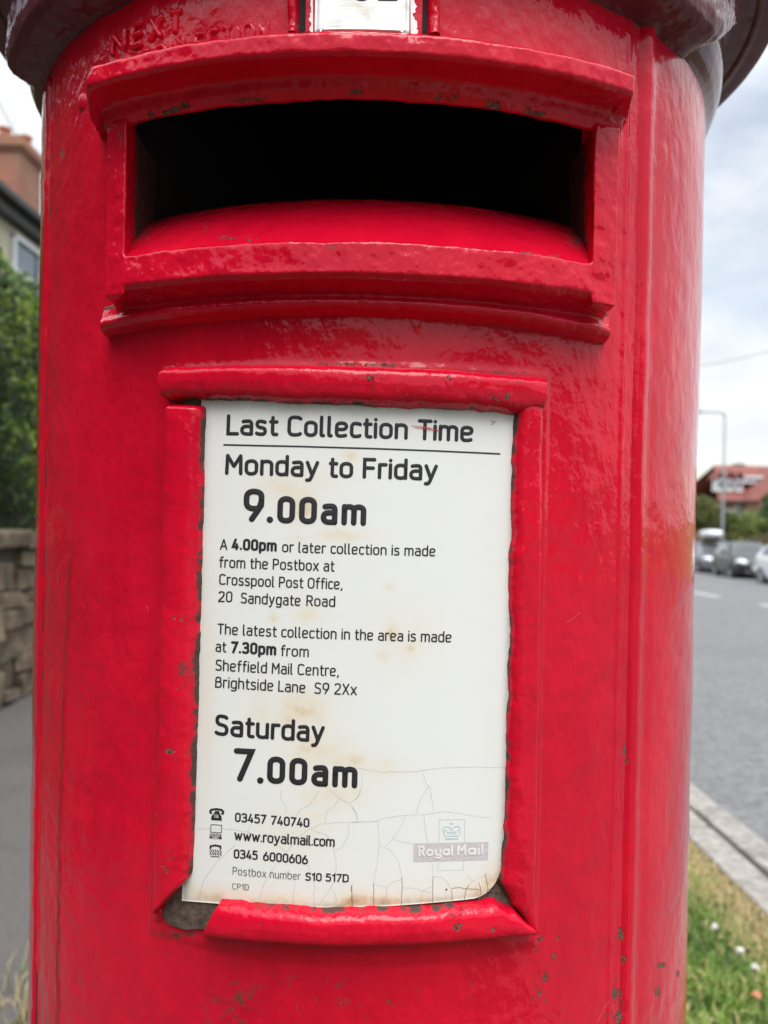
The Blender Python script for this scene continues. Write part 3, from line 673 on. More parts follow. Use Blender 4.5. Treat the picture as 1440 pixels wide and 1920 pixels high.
G = {
 'a': (.42, [rp([(.05, .70), (.18, xh), (.42, xh), (.42, 0)], .2), rp([(.42, .43), (0, .43), (0, 0), (.42, 0)], .2)]),
 'b': (.44, [pl((0, 1.03), (0, .2)), rp([(0, .4), (0, xh), (.44, xh), (.44, 0), (0, 0), (0, .4)], .21)]),
 'c': (.37, [rp([(.37, .68), (.30, xh), (0, xh), (0, 0), (.30, 0), (.37, .05)], .21)]),
 'd': (.44, [pl((.44, 1.03), (.44, 0)), rp([(.44, .4), (.44, xh), (0, xh), (0, 0), (.44, 0), (.44, .4)], .21)]),
 'e': (.43, [rp([(.40, .04), (.30, 0), (0, 0), (0, xh), (.43, xh), (.43, .37), (.0, .37)], .2)]),
 'f': (.29, [rp([(.10, 0), (.10, 1.04), (.30, 1.04)], .16), pl((0, xh-.03), (.27, xh-.03))]),
 'g': (.44, [rp([(.44, .4), (.44, xh), (0, xh), (0, 0), (.44, 0), (.44, .4)], .21), rp([(.44, xh), (.44, -.27), (.10, -.27), (.03, -.24)], .18)]),
 'h': (.43, [pl((0, 1.03), (0, 0)), rp([(0, .4), (0, xh), (.43, xh), (.43, 0)], .2)]),
 'i': (.0, [pl((0, xh), (0, 0)), pl((0, .98), (0, .985))]),
 'l': (.10, [rp([(0, 1.03), (0, 0), (.10, 0)], .1)]),
 'm': (.72, [pl((0, xh), (0, 0)), rp([(0, .4), (0, xh), (.36, xh), (.36, 0)], .18), rp([(.36, .4), (.36, xh), (.72, xh), (.72, 0)], .18)]),
 'n': (.43, [pl((0, xh), (0, 0)), rp([(0, .4), (0, xh), (.43, xh), (.43, 0)], .2)]),
 'o': (.45, [rp([(0, 0), (.45, 0), (.45, xh), (0, xh)], .22, True)]),
 'p': (.44, [pl((0, xh), (0, -.27)), rp([(0, .4), (0, xh), (.44, xh), (.44, 0), (0, 0), (0, .4)], .21)]),
 'r': (.27, [pl((0, xh), (0, 0)), rp([(0, .4), (0, xh), (.27, xh)], .18)]),
 's': (.37, [rp([(.35, .68), (.26, xh), (.01, xh), (.01, .40), (.37, .35), (.37, 0), (.08, 0), (0, .05)], .15)]),
 't': (.28, [rp([(.09, .95), (.09, 0), (.28, 0)], .14), pl((0, xh-.02), (.27, xh-.02))]),
 'u': (.43, [pl((.43, xh), (.43, 0)), rp([(0, xh), (0, 0), (.43, 0), (.43, .35)], .2)]),
 'w': (.66, [rp([(0, xh), (.17, 0), (.33, xh-.08), (.49, 0), (.66, xh)], .02)]),
 'x': (.42, [pl((0, xh), (.42, 0)), pl((.42, xh), (0, 0))]),
 'y': (.44, [pl((0, xh), (.22, .03)), rp([(.44, xh), (.19, -.10), (.12, -.27), (0, -.27)], .1)]),
 'A': (.52, [rp([(0, 0), (.26, 1), (.52, 0)], .03), pl((.09, .30), (.43, .30))]),
 'B': (.48, [rp([(0, 0), (0, 1), (.43, 1), (.43, .54), (0, .54)], .2), rp([(0, 0), (.48, 0), (.48, .54), (.2, .54)], .22), pl((0, .2), (0, 0), (.1, 0))]),
 'C': (.50, [rp([(.50, .92), (.40, 1), (0, 1), (0, 0), (.40, 0), (.50, .07)], .26)]),
 'D': (.52, [rp([(0, 0), (0, 1), (.52, 1), (.52, 0), (0, 0)], .27), pl((0, .3), (0, 0), (.2, 0)), pl((0, .7), (0, 1), (.2, 1))]),
 'F': (.43, [pl((0, 0), (0, 1), (.43, 1)), pl((0, .52), (.38, .52))]),
 'L': (.41, [pl((0, 1), (0, 0), (.41, 0))]),
 'M': (.62, [rp([(0, 0), (.02, 1), (.31, .40), (.60, 1), (.62, 0)], .02)]),
 'O': (.54, [rp([(0, 0), (.54, 0), (.54, 1), (0, 1)], .27, True)]),
 'P': (.46, [pl((0, 0), (0, 1), (.15, 1)), rp([(.02, 1), (.46, 1), (.46, .46), (0, .46)], .22)]),
 'R': (.48, [pl((0, 0), (0, 1), (.15, 1)), rp([(.02, 1), (.46, 1), (.46, .48), (0, .48)], .22), pl((.25, .48), (.48, 0))]),
 'S': (.46, [rp([(.44, .92), (.36, 1), (.02, 1), (.02, .54), (.46, .48), (.46, 0), (.10, 0), (0, .07)], .2)]),
 'T': (.50, [pl((0, 1), (.50, 1)), pl((.25, 1), (.25, 0))]),
 'X': (.48, [pl((0, 1), (.48, 0)), pl((.48, 1), (0, 0))]),
 'E': (.42, [pl((.42, 0), (0, 0), (0, 1), (.42, 1)), pl((0, .52), (.36, .52))]),
 'I': (.0, [pl((0, 0), (0, 1))]),
 'N': (.52, [pl((0, 0), (0, 1), (.52, 0), (.52, 1))]),
 '0': (.46, [rp([(0, 0), (.46, 0), (.46, 1), (0, 1)], .23, True)]),
 '1': (.22, [pl((0, .82), (.20, 1), (.20, 0))]),
 '2': (.45, [rp([(.01, .88), (.06, 1), (.44, 1), (.44, .58), (0, .10), (0, 0)], .2), pl((0, .06), (0, 0), (.46, 0))]),
 '3': (.45, [rp([(0, .92), (.08, 1), (.43, 1), (.43, .53), (.17, .53)], .2), rp([(.17, .53), (.45, .53), (.45, 0), (.08, 0), (0, .08)], .22)]),
 '4': (.46, [pl((.24, 1), (0, .22), (.46, .22)), pl((.35, .5), (.35, 0))]),
 '5': (.44, [rp([(.40, 1), (.04, 1), (.02, .60), (.44, .62), (.44, 0), (.06, 0), (0, .06)], .2), pl((.40, 1), (.04, 1), (.02, .58))]),
 '6': (.46, [rp([(0, .3), (0, .62), (.46, .62), (.46, 0), (0, 0), (0, .35)], .22), pl((0, .34), (.07, .62), (.28, 1))]),
 '7': (.44, [pl((0, 1), (.44, 1), (.12, 0))]),
 '9': (.46, [rp([(.46, .7), (.46, .38), (0, .38), (0, 1), (.46, 1), (.46, .65)], .22), pl((.46, .66), (.39, .38), (.18, 0))]),
 '.': (.0, [pl((0, .03), (0, .035))]),
 ',': (.05, [pl((.05, .03), (0, -.15))]),
}
class Print:
    """collects strokes in the photograph's pixels and lays them on a cylinder of the pillar"""
    def __init__(s): s.V = []; s.F = []; s.n = 0; s.k = 0
    def _emit(s, Q, Hh, F):
        s.V.append(np.c_[Q, Hh + s.k % 9*1.5e-6]); s.F += [tuple(int(i)+s.n for i in f) for f in F]; s.n += len(Q); s.k += 1
    def stroke(s, pts, w, closed=False, hc=1.0, cap=True):
        pts = np.asarray(pts, float)
        keep = np.r_[True, np.hypot(*np.diff(pts, axis=0).T) > 1e-4]; pts = pts[keep]
        if len(pts) < 2: return s.dot(pts[0], w/2)
        # subdivide long pieces so that they follow the curve
        o = [pts[0]]
        for a, b in zip(pts[:-1], pts[1:]):
            n = max(1, int(np.hypot(*(b-a))/14)); o += [a+(b-a)*i/n for i in range(1, n+1)]
        pts = np.array(o); m = len(pts)
        t = np.diff(pts, axis=0); t /= np.linalg.norm(t, axis=1)[:, None]
        if closed: tp = np.vstack([t[-1:], t]); tn = np.vstack([t, t[:1]])
        else: tp = np.vstack([t[:1], t]); tn = np.vstack([t, t[-1:]])
        na = np.stack([-tp[:, 1], tp[:, 0]], 1); nb_ = np.stack([-tn[:, 1], tn[:, 0]], 1)
        nm = na+nb_; nm /= np.maximum(np.linalg.norm(nm, axis=1), .3)[:, None]
        c = np.clip((nm*na).sum(1), .45, 1); nm = nm/c[:, None]
        Lf = pts+nm*w/2; Rg = pts-nm*w/2
        Q = np.concatenate([Lf, pts, Rg]); Hh = np.r_[np.zeros(m), np.ones(m)*hc, np.zeros(m)]
        F = [(i, i+1, m+i+1, m+i) for i in range(m-1)] + [(m+i, m+i+1, 2*m+i+1, 2*m+i) for i in range(m-1)]
        s._emit(Q, Hh, F)
        if cap and not closed:
            s.dot(pts[0], w/2, hc); s.dot(pts[-1], w/2, hc)
    def dot(s, p, r, hc=1.0):
        n = 14; t = np.linspace(0, 2*math.pi, n, endpoint=False)
        Q = np.vstack([p, np.asarray(p)+r*np.stack([np.cos(t), np.sin(t)], 1)])
        s._emit(Q, np.r_[hc, np.zeros(n)], [(0, 1+k, 1+(k+1) % n) for k in range(n)])
    def poly(s, pts):
        b_ = bmesh.new(); f = b_.faces.new([b_.verts.new((x, y, 0)) for x, y in pts]); bmesh.ops.triangulate(b_, faces=[f]); b_.verts.index_update()
        s._emit(np.array([v.co[:2] for v in b_.verts]), np.ones(len(b_.verts))*.4, [[v.index for v in f.verts] for f in b_.faces]); b_.free()
    def text(s, txt, x0, x1, base, cap, w, skew=-.035, gap=.24, space=.34):
        """base: quadratic baseline [(x,y),...]; centre-line extents x0..x1; cap height in px"""
        xs_, cur = [], 0.0
        for ch in txt:
            if ch == ' ': cur += space; xs_.append(None); continue
            g = .16 if ch in '.,' else gap
            xs_.append(cur); cur += G[ch][0] + gap*(.85 if ch in 'rtfcLT' else 1)
        last = [c for c in txt if c != ' '][-1]
        tot = cur - gap*(.85 if last in 'rtfcLT' else 1)
        sx = (x1-x0)/tot
        bx = np.array([p[0] for p in base]); by = np.array([p[1] for p in base])
        co_ = np.polyfit(bx, by, min(2, len(bx)-1))
        for ch, xx in zip(txt, xs_):
            if xx is None: continue
            for pts, closed in G[ch][1]:
                X = x0+(pts[:, 0]+xx)*sx; Yy = pts[:, 1]*cap
                s.stroke(np.stack([X-skew*Yy*(1), np.polyval(co_, X)-Yy], 1), w, closed)
    def build(s, name, mat, parent, r=RP, h0=.00012, dh=.00012, smooth=False):
        A = np.concatenate(s.V); ph, z = at(A[:, 0], A[:, 1], r+h0)
        return mesh_obj(name, cyl(ph, z, r+h0+dh*A[:, 2]), s.F, mat, parent, smooth)

def line(name, segs, mat=M_INK):
    p = Print()
    for a in segs: p.text(*a)
    return p.build(name, mat, plate)
B_, Rg_ = 6.8, 2.75
p = Print(); p.text('Last Collection Time', 427.5, 884, [(427, 813), (679, 818.5), (885, 826)], 33, B_)
p.build('heading_lettering', M_INK, plate)
p = Print(); p.stroke([(419, 834), (560, 837), (700, 841), (820, 845.5), (938, 851)], 3.1, cap=False); p.build('heading_rule', M_INK, plate)
line('weekday_lettering', [('Monday to Friday', 425, 817, [(425, 887), (682, 894.3), (805, 898)], 33, B_)])
p = Print(); p.text('9', 461, 489, [(461, 973), (489, 974)], 52, 10.9); p.dot((506, 974.5), 6.2)
p.text('00am', 524.5, 681, [(524, 976), (600, 978.5), (681, 981)], 41, 10.7, -.035, .36); p.build('weekday_time_lettering', M_INK, plate)
line('later_collection_lettering', [('A', 413.5, 425, [(413, 1029.5), (425, 1030)], 18, Rg_), ('4.00pm', 436.5, 516.5, [(436, 1029), (516, 1032)], 17.5, 4.7, -.035, .30), ('or later collection is made', 530, 815, [(530, 1034), (670, 1038.5), (815, 1042)], 17.5, Rg_),
     ('from the Postbox at', 412, 626, [(412, 1063), (520, 1067), (626, 1070.5)], 18, Rg_), ('Crosspool Post Office,', 412, 641, [(412, 1095), (530, 1100.5), (640, 1104)], 18, Rg_),
     ('20', 410.5, 434, [(410, 1127.5), (434, 1128)], 18, Rg_), ('Sandygate', 452.5, 562, [(452, 1130), (562, 1135)], 18, Rg_), ('Road', 575.5, 627, [(575, 1135), (627, 1137)], 18, Rg_)])
line('latest_collection_lettering', [('The latest collection in the area is made', 408.5, 845, [(408, 1188), (630, 1197.5), (845, 1203.5)], 18, Rg_),
     ('at', 405, 423, [(405, 1221), (423, 1222)], 18, Rg_), ('7.30pm', 435, 515.5, [(435, 1222.5), (515, 1227)], 18, 4.7, -.035, .30), ('from', 527.5, 577.5, [(527, 1229), (577, 1231)], 18, Rg_),
     ('Sheffield Mail Centre,', 405, 634, [(405, 1256), (520, 1262.5), (634, 1267)], 18.5, Rg_), ('Brightside Lane', 404.5, 571, [(404, 1288), (490, 1293.5), (571, 1298.5)], 18.5, Rg_), ('S9 2Xx', 590.5, 667.5, [(590, 1299.5), (667, 1302.5)], 19, Rg_)])
line('saturday_lettering', [('Saturday', 405.5, 605, [(405, 1375.5), (500, 1383), (605, 1389)], 33.5, B_)])
p = Print(); p.text('7', 442, 470, [(442, 1460), (470, 1461.5)], 52, 10.9); p.dot((488, 1463.5), 6.2)
p.text('00am', 505.5, 664.5, [(505, 1464), (580, 1468.5), (664, 1473)], 41, 10.7, -.035, .36); p.build('saturday_time_lettering', M_INK, plate)
line('contact_lettering', [('03457', 441.8, 497.5, [(441, 1539.5), (497, 1543.5)], 14.5, 3.1), ('740740', 509, 578.5, [(509, 1545), (578, 1550)], 14.5, 3.1),
     ('www.royalmail.com', 440.5, 626, [(440, 1574), (530, 1581), (626, 1586.8)], 16.5, 3.1, -.035, .22), ('0345', 439.5, 481.5, [(439, 1608), (481, 1611)], 14.5, 3.1), ('6000606', 494.5, 575.5, [(494, 1612.5), (575, 1619.5)], 14.5, 3.1)])
line('box_number_lettering', [('S10 517D', 573.5, 652.5, [(573, 1650), (652, 1653.3)], 12.8, 2.8)])
line('box_number_caption', [('Postbox number', 436.7, 563, [(436, 1639), (500, 1645), (563, 1649.3)], 13.2, 1.6), ('CP1D', 436, 465.5, [(436, 1666.5), (465, 1668.7)], 10, 1.3)], M_INK2)

# pictograms (telephone, laptop, text telephone)
cI = lambda x, y: (370+x/4.645, 1480+y/4.645)
p = Print()
p.stroke([cI(*q) for q in [(116, 205), (112, 190), (122, 177), (170, 172), (212, 180), (226, 195), (222, 212)]], 4.0)
p.poly([cI(*q) for q in [(106, 198), (130, 200), (132, 212), (108, 210)]]); p.poly([cI(*q) for q in [(206, 206), (231, 208), (230, 220), (206, 218)]])
p.poly([cI(*q) for q in [(150, 202), (156, 188), (162, 188), (160, 198), (182, 200), (184, 190), (190, 190), (194, 206), (212, 240), (214, 273), (121, 267), (122, 236)]])
ph1 = p.build('telephone_pictogram', M_INK, plate)
p = Print()
for r_ in range(3):
    for c_i in range(3): p.dot(cI(152+14*c_i, 222+11*r_+1.5*c_i), .95)
p.build('telephone_keys', M_LOGOT, plate, RP, .0003, .0001)
p = Print()
p.stroke([cI(*q) for q in [(118, 306), (212, 312), (210, 378), (116, 372), (118, 306)]], 1.2, cap=False)
p.poly([cI(*q) for q in [(114, 384), (206, 390), (214, 434), (104, 424)]])
p.build('laptop_pictogram', M_INK, plate)
p = Print()
for r_ in range(3):
    for c_i in range(7): p.dot(cI(121+12.5*c_i-1.2*r_, 392+9*r_+.8*c_i), .8)
p.stroke([cI(136, 422), cI(180, 426)], 1.3)
p.build('laptop_keys', M_LOGOT, plate, RP, .0003, .0001)
p = Print()
p.stroke([cI(*q) for q in [(114, 510), (116, 494), (155, 488), (200, 496), (202, 514)]], 3.6)
for r_ in range(4):
    for c_i in range(5): p.dot(cI(112+22*c_i+(8 if r_ % 2 else 0)-1*r_, 527+13*r_+1.5*c_i), 1.35)
p.stroke([cI(118, 583), cI(190, 588)], 1.5)
p.build('textphone_pictogram', M_INK, plate)

# faded emblem
cL = lambda x, y: (740+x/6.545, 1480+y/6.545)
p = Print()
for i in range(8):
    a, b = i/8, (i+1)/8
    e0 = lambda t: (232+920*t, 662-17*t); e1 = lambda t: (229+914*t, 890-24*t)
    p.poly([cL(*e0(a)), cL(*e0(b)), cL(*e1(b)), cL(*e1(a))])
p.stroke([cL(545, 655), cL(548, 370), cL(862, 366), cL(857, 648)], .7, cap=False); p.stroke([cL(535, 893), cL(530, 992), cL(840, 987), cL(846, 880)], .7, cap=False)
emb = p.build('emblem', M_LOGO, plate, RP, .0001, .00006)
p = Print()
GR = dict(G)
G['a'] = (.56, [(_ell(.27, .30, .27, .30, 0, 360, 30), True), pl((.56, .60), (.56, 0))])
G['y'] = (.50, [rp([(0, .60), (0, 0), (.50, 0), (.50, .3)], .24), rp([(.50, .60), (.50, -.32), (.1, -.32), (.04, -.26)], .24)])
G['o'] = (.58, [(_ell(.29, .30, .29, .30, 0, 360, 30), True)])
G['l'] = (0, [pl((0, 1), (0, 0))]); G['i'] = (0, [pl((0, .60), (0, 0)), pl((0, .92), (0, .925))])
p.text('Royal', 786.5, 847.5, [(786, 1604.6), (847, 1602.6)], 16.5, 4.0, .02, .3)
p.text('Mail', 859, 904.5, [(859, 1602.4), (904, 1600.8)], 16.5, 4.0, .02, .3)
G.update(GR)
p.build('emblem_lettering', M_LOGOT, plate, RP, .0003, .00006)
p = Print()
p.stroke([cL(*q) for q in [(630, 605), (700, 600), (772, 602)]], 2.6)
p.stroke([cL(*q) for q in [(632, 590), (605, 530), (596, 480), (620, 452), (655, 452), (690, 470), (698, 500)]], 1.8); p.stroke([cL(*q) for q in [(770, 588), (800, 530), (808, 478), (785, 450), (745, 450), (712, 470), (702, 500)]], 1.8)
p.stroke([cL(*q) for q in [(640, 575), (700, 568), (765, 572)]], 1.4); p.stroke([cL(700, 440), cL(700, 395)], 1.3); p.stroke([cL(682, 415), cL(718, 414)], 1.2)
for q in [(650, 520), (700, 520), (752, 520), (625, 500), (778, 498)]: p.dot(cL(*q), 1.7)
p.stroke([cL(*q) for q in [(655, 555), (670, 515), (700, 550), (732, 514), (748, 553)]], 1.2)
p.build('crown', M_CROWN, plate, RP, .0002, .00006)

# crazing
c4 = lambda L_: [(660+x/3.2, 1200+y/3.2) for x, y in L_]
c5 = lambda L_: [(370+x/4.645, 1480+y/4.645) for x, y in L_]
thin = [c4(L_) for L_ in [[(0, 1095), (145, 1088), (190, 1068), (320, 1052), (440, 1047), (550, 1030), (640, 1040), (720, 1055), (840, 1068)], [(0, 765), (180, 792), (380, 790), (520, 768), (700, 762), (925, 767)], [(425, 800), (445, 860), (470, 890), (480, 960), (490, 1030)], [(460, 880), (420, 940), (385, 1040)],
  [(430, 1050), (440, 1130), (455, 1215)], [(320, 1055), (290, 1130), (245, 1195), (200, 1240)], [(245, 1195), (300, 1212), (365, 1222)], [(155, 1090), (163, 1230), (150, 1350), (130, 1460)], [(165, 1235), (230, 1260), (275, 1320), (300, 1420)], [(480, 1340), (487, 1420)], [(300, 1485), (370, 1490), (420, 1505), (475, 1515)],
  [(130, 1465), (210, 1485), (205, 1600)], [(210, 1480), (250, 1450), (300, 1435)], [(480, 1480), (420, 1505), (415, 1600)], [(487, 1415), (540, 1425), (575, 1460), (598, 1500)], [(690, 1405), (725, 1450)], [(0, 970), (40, 930), (62, 860), (65, 795)], [(0, 1005), (25, 1050), (38, 1095)], [(700, 1470), (750, 1430), (820, 1410), (895, 1400)], [(565, 1500), (562, 1600)]]]
thin += [c5(L_) for L_ in [[(725, 0), (730, 90), (770, 150), (770, 215)], [(1065, 10), (1030, 60), (975, 140), (900, 170), (860, 230)], [(1150, 0), (1240, 80), (1325, 120), (1385, 200), (1400, 290)], [(1325, 120), (1390, 80), (1430, 10)], [(1230, 75), (1200, 140), (1130, 190), (1110, 300)], [(1440, 285), (1200, 290), (1060, 305), (980, 340), (900, 400), (860, 430)],
  [(980, 345), (1050, 375), (1130, 400), (1190, 520), (1210, 620), (1205, 750), (1180, 830), (1120, 920), (1060, 1010)], [(1180, 870), (1205, 930), (1210, 1015)], [(1325, 300), (1310, 420), (1260, 500), (1210, 530)], [(0, 345), (250, 345), (430, 370), (550, 410), (700, 490), (780, 545), (850, 450)], [(470, 300), (440, 370)], [(330, 480), (250, 560), (180, 620), (60, 780), (30, 880), (20, 970)],
  [(690, 650), (640, 720), (580, 830), (550, 920), (535, 1010)], [(850, 800), (840, 900), (828, 1015)], [(960, 660), (1000, 740), (1020, 850), (1010, 1015)]]]
thick = [c4(L_) for L_ in [[(130, 1460), (128, 1605)], [(300, 1420), (298, 1605)], [(487, 1420), (482, 1605)], [(598, 1500), (602, 1590)], [(598, 1492), (650, 1485), (720, 1495), (770, 1500)], [(678, 1575), (680, 1510), (700, 1470)], [(760, 1455), (775, 1505), (772, 1530)], [(800, 1400), (808, 1450), (815, 1495), (850, 1505), (890, 1503)], [(815, 1495), (805, 1530)], [(760, 1530), (765, 1570)], [(0, 1470), (0, 1600)]]] + [c5([(1340, 840), (1345, 930), (1350, 1015)])]
def jit(L_):
    L_ = np.array(L_); o = [L_[0]]
    for a, b in zip(L_[:-1], L_[1:]):
        n = max(1, int(np.hypot(*(b-a))/6))
        for i in range(1, n+1): o.append(a+(b-a)*i/n + (rng.normal(0, .45, 2) if i < n else 0))
    return o
p = Print()
for L_ in thin: p.stroke(jit(L_), .55, cap=False)
p.build('crazing_line', M_CRACK, plate, RP, .00005, .00003)
p = Print()
for L_ in thick: p.stroke(jit(L_), .95, cap=False)
p.dot((837, 1668), 2.0)
p.build('open_crack', M_CRACKD, plate, RP, .00006, .00003)
for L_ in [[(772, 798), (800, 801), (822, 807)], [(778, 801), (806, 806), (826, 809)], [(790, 802), (812, 804)], [(920, 789), (931, 791)], [(921, 796), (927, 793)]]:
    p = Print(); p.stroke(L_, 1.0, cap=False); p.build('red_scratch', M_SCR, plate, RP, .0004, .00004)

M_PALE = plain('pale_scratch', (.62, .12, .13), .6, .3, 300)
for L_ in [[(1120, 1918), (1133, 1890), (1143, 1877)], [(1147, 1880), (1155, 1906), (1158, 1918)], [(1150, 1912), (1172, 1899), (1190, 1868)], [(1184, 1858), (1190, 1861)], [(1062, 1167), (1070, 1163), (1088, 1148)], [(275, 1135), (278, 1146)]]:
    p = Print(); p.stroke(L_, .6, cap=False); p.build('paint_scratch', M_PALE, do, R, .0005, .00003)
p = Print(); q_ = jit([(130, 1040), (124, 1130), (118, 1250), (113, 1400), (109, 1600), (107, 1760), (106, 1930)])
p.stroke(np.array(q_)+np.c_[fbm(np.stack([np.arange(len(q_))*.11, np.zeros(len(q_)), np.zeros(len(q_))], 1), 1.0, 3, 4)*1.6, np.zeros(len(q_))], 1.5, cap=False)
p.build('paint_crack', plain('crack_dirt', (.10, .02, .02), .8, .7, 160), do, R, .0006, .00003)
# ---- collection tablet above the hood
def cyl_panel(name, px0, px1, py0, py1, r, thick, mat, parent, nu=24, nv=16, bev=.0008):
    """a slightly curved plate with real thickness, its corners read off at radius r"""
    (a0, a1), _ = at(np.array([px0, px1], float), np.array([py1, py1], float), r)
    z0 = float(at(np.array((px0+px1)/2.), np.array(float(py1)), r)[1]); z1 = float(at(np.array((px0+px1)/2.), np.array(float(py0)), r)[1])
    us = np.linspace(a0, a1, nu); vs = np.linspace(z0, z1, nv)
    A, B = np.meshgrid(us, vs, indexing='ij')
    e = np.minimum(np.minimum(A-a0, a1-A)*rad(1)*r, np.minimum(B-z0, z1-B))
    hh = thick*np.clip(.3+e/bev*.7, 0, 1)
    V = np.concatenate([cyl(A, B, r-thick+hh).reshape(-1, 3)])
    rg = [i*nv for i in range(nu)] + [(nu-1)*nv+j for j in range(1, nv)] + [i*nv+nv-1 for i in range(nu-2, -1, -1)] + [j for j in range(nv-2, 0, -1)]
    bk = cyl(A, B, r-thick-.004).reshape(-1, 3)[rg]; n0 = nu*nv
    Fr = np.array([(rg[i], rg[(i+1) % len(rg)], n0+(i+1) % len(rg), n0+i) for i in range(len(rg))])
    o = mesh_obj(name, np.concatenate([V, bk]), np.concatenate([gridF(nu, nv), Fr]), mat, parent, False)
    if mat in (M_RED, M_REDF):
        attr(o, 'chip', np.zeros(len(V)+len(bk))); attr(o, 'dirt_shade', np.zeros(len(V)+len(bk)))
    return o
M_GROOVE = plain('grimy_groove', (.012, .008, .008), .8, .5, 200)
M_WHITEMETAL = plain('bare_bright_metal', (.82, .82, .82), .35, .1, 300, .1)
M_RED2 = M_RED
cyl_panel('tablet_groove', 556, 806, -70, 66, .2405, .0012, M_GROOVE, box)
hold = cyl_panel('tablet_holder', 571, 792, -72, 64, .2440, .0020, M_REDF, box, 60, 30)
hv = np.array([v.co[:] for v in hold.data.vertices]); q = hv-CAM
hx = 720+FPX*(q @ RT)/(q @ FW); hy = 960-FPX*(q @ UP)/(q @ FW)
for nm, xs_ in (('bare_metal_edge', [(576, -70), (577, 66)]), ('bare_metal_edge', [(784, -70), (782, 64)])):
    pr = Print()
    n = 40; ys = np.linspace(-70, 60 if xs_[0][0] < 600 else 64, n)
    w = np.clip(5.0 + 3.2*fbm(np.stack([np.full(n, xs_[0][0]), ys, 0*ys], 1), .11, 3, 3), 1.2, 9)
    s_ = 1 if xs_[0][0] < 600 else -1
    inn = np.interp(ys, [-70, 66], [586.5, 587]) if s_ > 0 else np.interp(ys, [-70, 66], [769, 770])
    if s_ < 0: w = w*1.6
    for i in range(n-1): pr.poly([(inn[i], ys[i]), (inn[i]-s_*w[i], ys[i]), (inn[i+1]-s_*w[i+1], ys[i+1]), (inn[i+1], ys[i+1])][::s_])
    pr.build(nm, M_WHITEMETAL, hold, .2442, .0001, .0001)
tab = cyl_panel('collection_tablet', 589, 768, -74, 61.5, .2452, .0016, M_STEEL, box, 30, 30)
cyl_panel('tablet_ledge', 599, 756, 47, 61, .2478, .0026, M_STEEL, tab, 30, 10, .0014)
p = Print()
p.stroke(rp([(664, -60), (664, -2), (692, -2), (692, -60)], 13, True)[0], 6.5, True); p.stroke(rp([(712, -45), (714, -62), (740, -62), (742, -40), (712, -9), (711, -3)], 10)[0], 6.5); p.stroke([(711, -2.5), (743, -2.0)], 6.5)
p.build('tablet_numeral', M_INK, tab, .2453, .0001, .0001)
# side beads of the holder: painted ridges on the door
def ridge(name, pts, w, H, seed, r0=R, mat=M_REDF):
    p = Print.__new__(Print); pts = np.asarray(pts, float)
    n = 60; t = np.linspace(0, 1, n); cx_ = np.interp(t, np.linspace(0, 1, len(pts)), pts[:, 0]); cy_ = np.interp(t, np.linspace(0, 1, len(pts)), pts[:, 1])
    k = 15; a = np.linspace(-1, 1, k)
    X = cx_[:, None]+a[None]*w/2; Y = np.broadcast_to(cy_[:, None], X.shape)
    ph, z = at(X, Y, r0); Pq = cyl(ph, z, r0).reshape(-1, 3)
    hh = (H+.0012)*np.clip(1-np.abs(a)**2.6, 0, 1)**.6
    hh = np.broadcast_to(hh, X.shape).ravel()*(1+.25*fbm(Pq, 120, 3, seed)) - .0012
    V = cyl(ph.ravel(), z.ravel(), r0+hh)
    o = mesh_obj(name, V, gridF(n, k), mat, box); attr(o, 'chip', np.clip(fbm(Pq, 110, 2, seed)-.35, 0, 1)*.6); attr(o, 'dirt_shade', np.zeros(len(V)))
ridge('tablet_bead', [(549, -60), (551, 68)], 22, .004, 4); ridge('tablet_bead', [(811, -60), (813, 70)], 26, .004, 5)

# ---- raised lettering cast in the door beside the tablet
def relief(name, txt, x0, x1, base, cap, rr_):
    """letters cast proud of the door, softened by many coats of paint"""
    p = Print(); sw = []
    p.stroke = lambda pts, w, closed=False, hc=1.0, cap=True: sw.append(np.asarray(pts, float))
    p.text(txt, x0, x1, base, cap, 1, -.06, .34)
    out = []
    for pts in sw:
        q = [pts[0]]
        for a, b in zip(pts[:-1], pts[1:]):
            n = max(1, int(np.hypot(*(b-a))/6)); q += [a+(b-a)*i/n for i in range(1, n+1)]
        q = np.array(q); ph, z = at(q[:, 0], q[:, 1], R)
        mb = MB(); mb.tube(cyl(ph, z, R-.0004), rr_, 10); out.append((np.concatenate(mb.V), mb.F))
    cast(name, out, .00055, 7, M_RED, .0001, 5)
relief('raised_lettering', 'NEXT', 209, 338, [(209, 104), (270, 79), (338, 60)], 40, .0016)
relief('raised_lettering', 'COLLECTION', 262, 500, [(262, 134), (380, 96), (500, 76)], 34, .0014)
# small knob at the hood's left end and a paint lump on the left
def knob(px, py, r0, rx, H):
    n, k = 24, 8; V = []
    ph0, z0 = at(np.array(float(px)), np.array(float(py)), r0)
    for i in range(k):
        a = i/(k-1)*math.pi/2
        for j in range(n):
            w = 2*math.pi*j/n
            V.append(cyl(ph0+math.degrees(rx*math.cos(a)*math.cos(w)/r0), z0+rx*math.cos(a)*math.sin(w)*1.2, r0-.001+H*math.sin(a)))
    V = np.array(V)
    F = [(i*n+j, i*n+(j+1) % n, (i+1)*n+(j+1) % n, (i+1)*n+j) for i in range(k-1) for j in range(n)]
    o = mesh_obj('paint_blob', V, F, M_RED, box); attr(o, 'chip', np.zeros(len(V))); attr(o, 'dirt_shade', np.zeros(len(V)))
knob(153, 190, R, .0045, .0024); knob(1105, 568, .2500, .0042, .004); knob(296, 1712, R+.001, .004, .003)
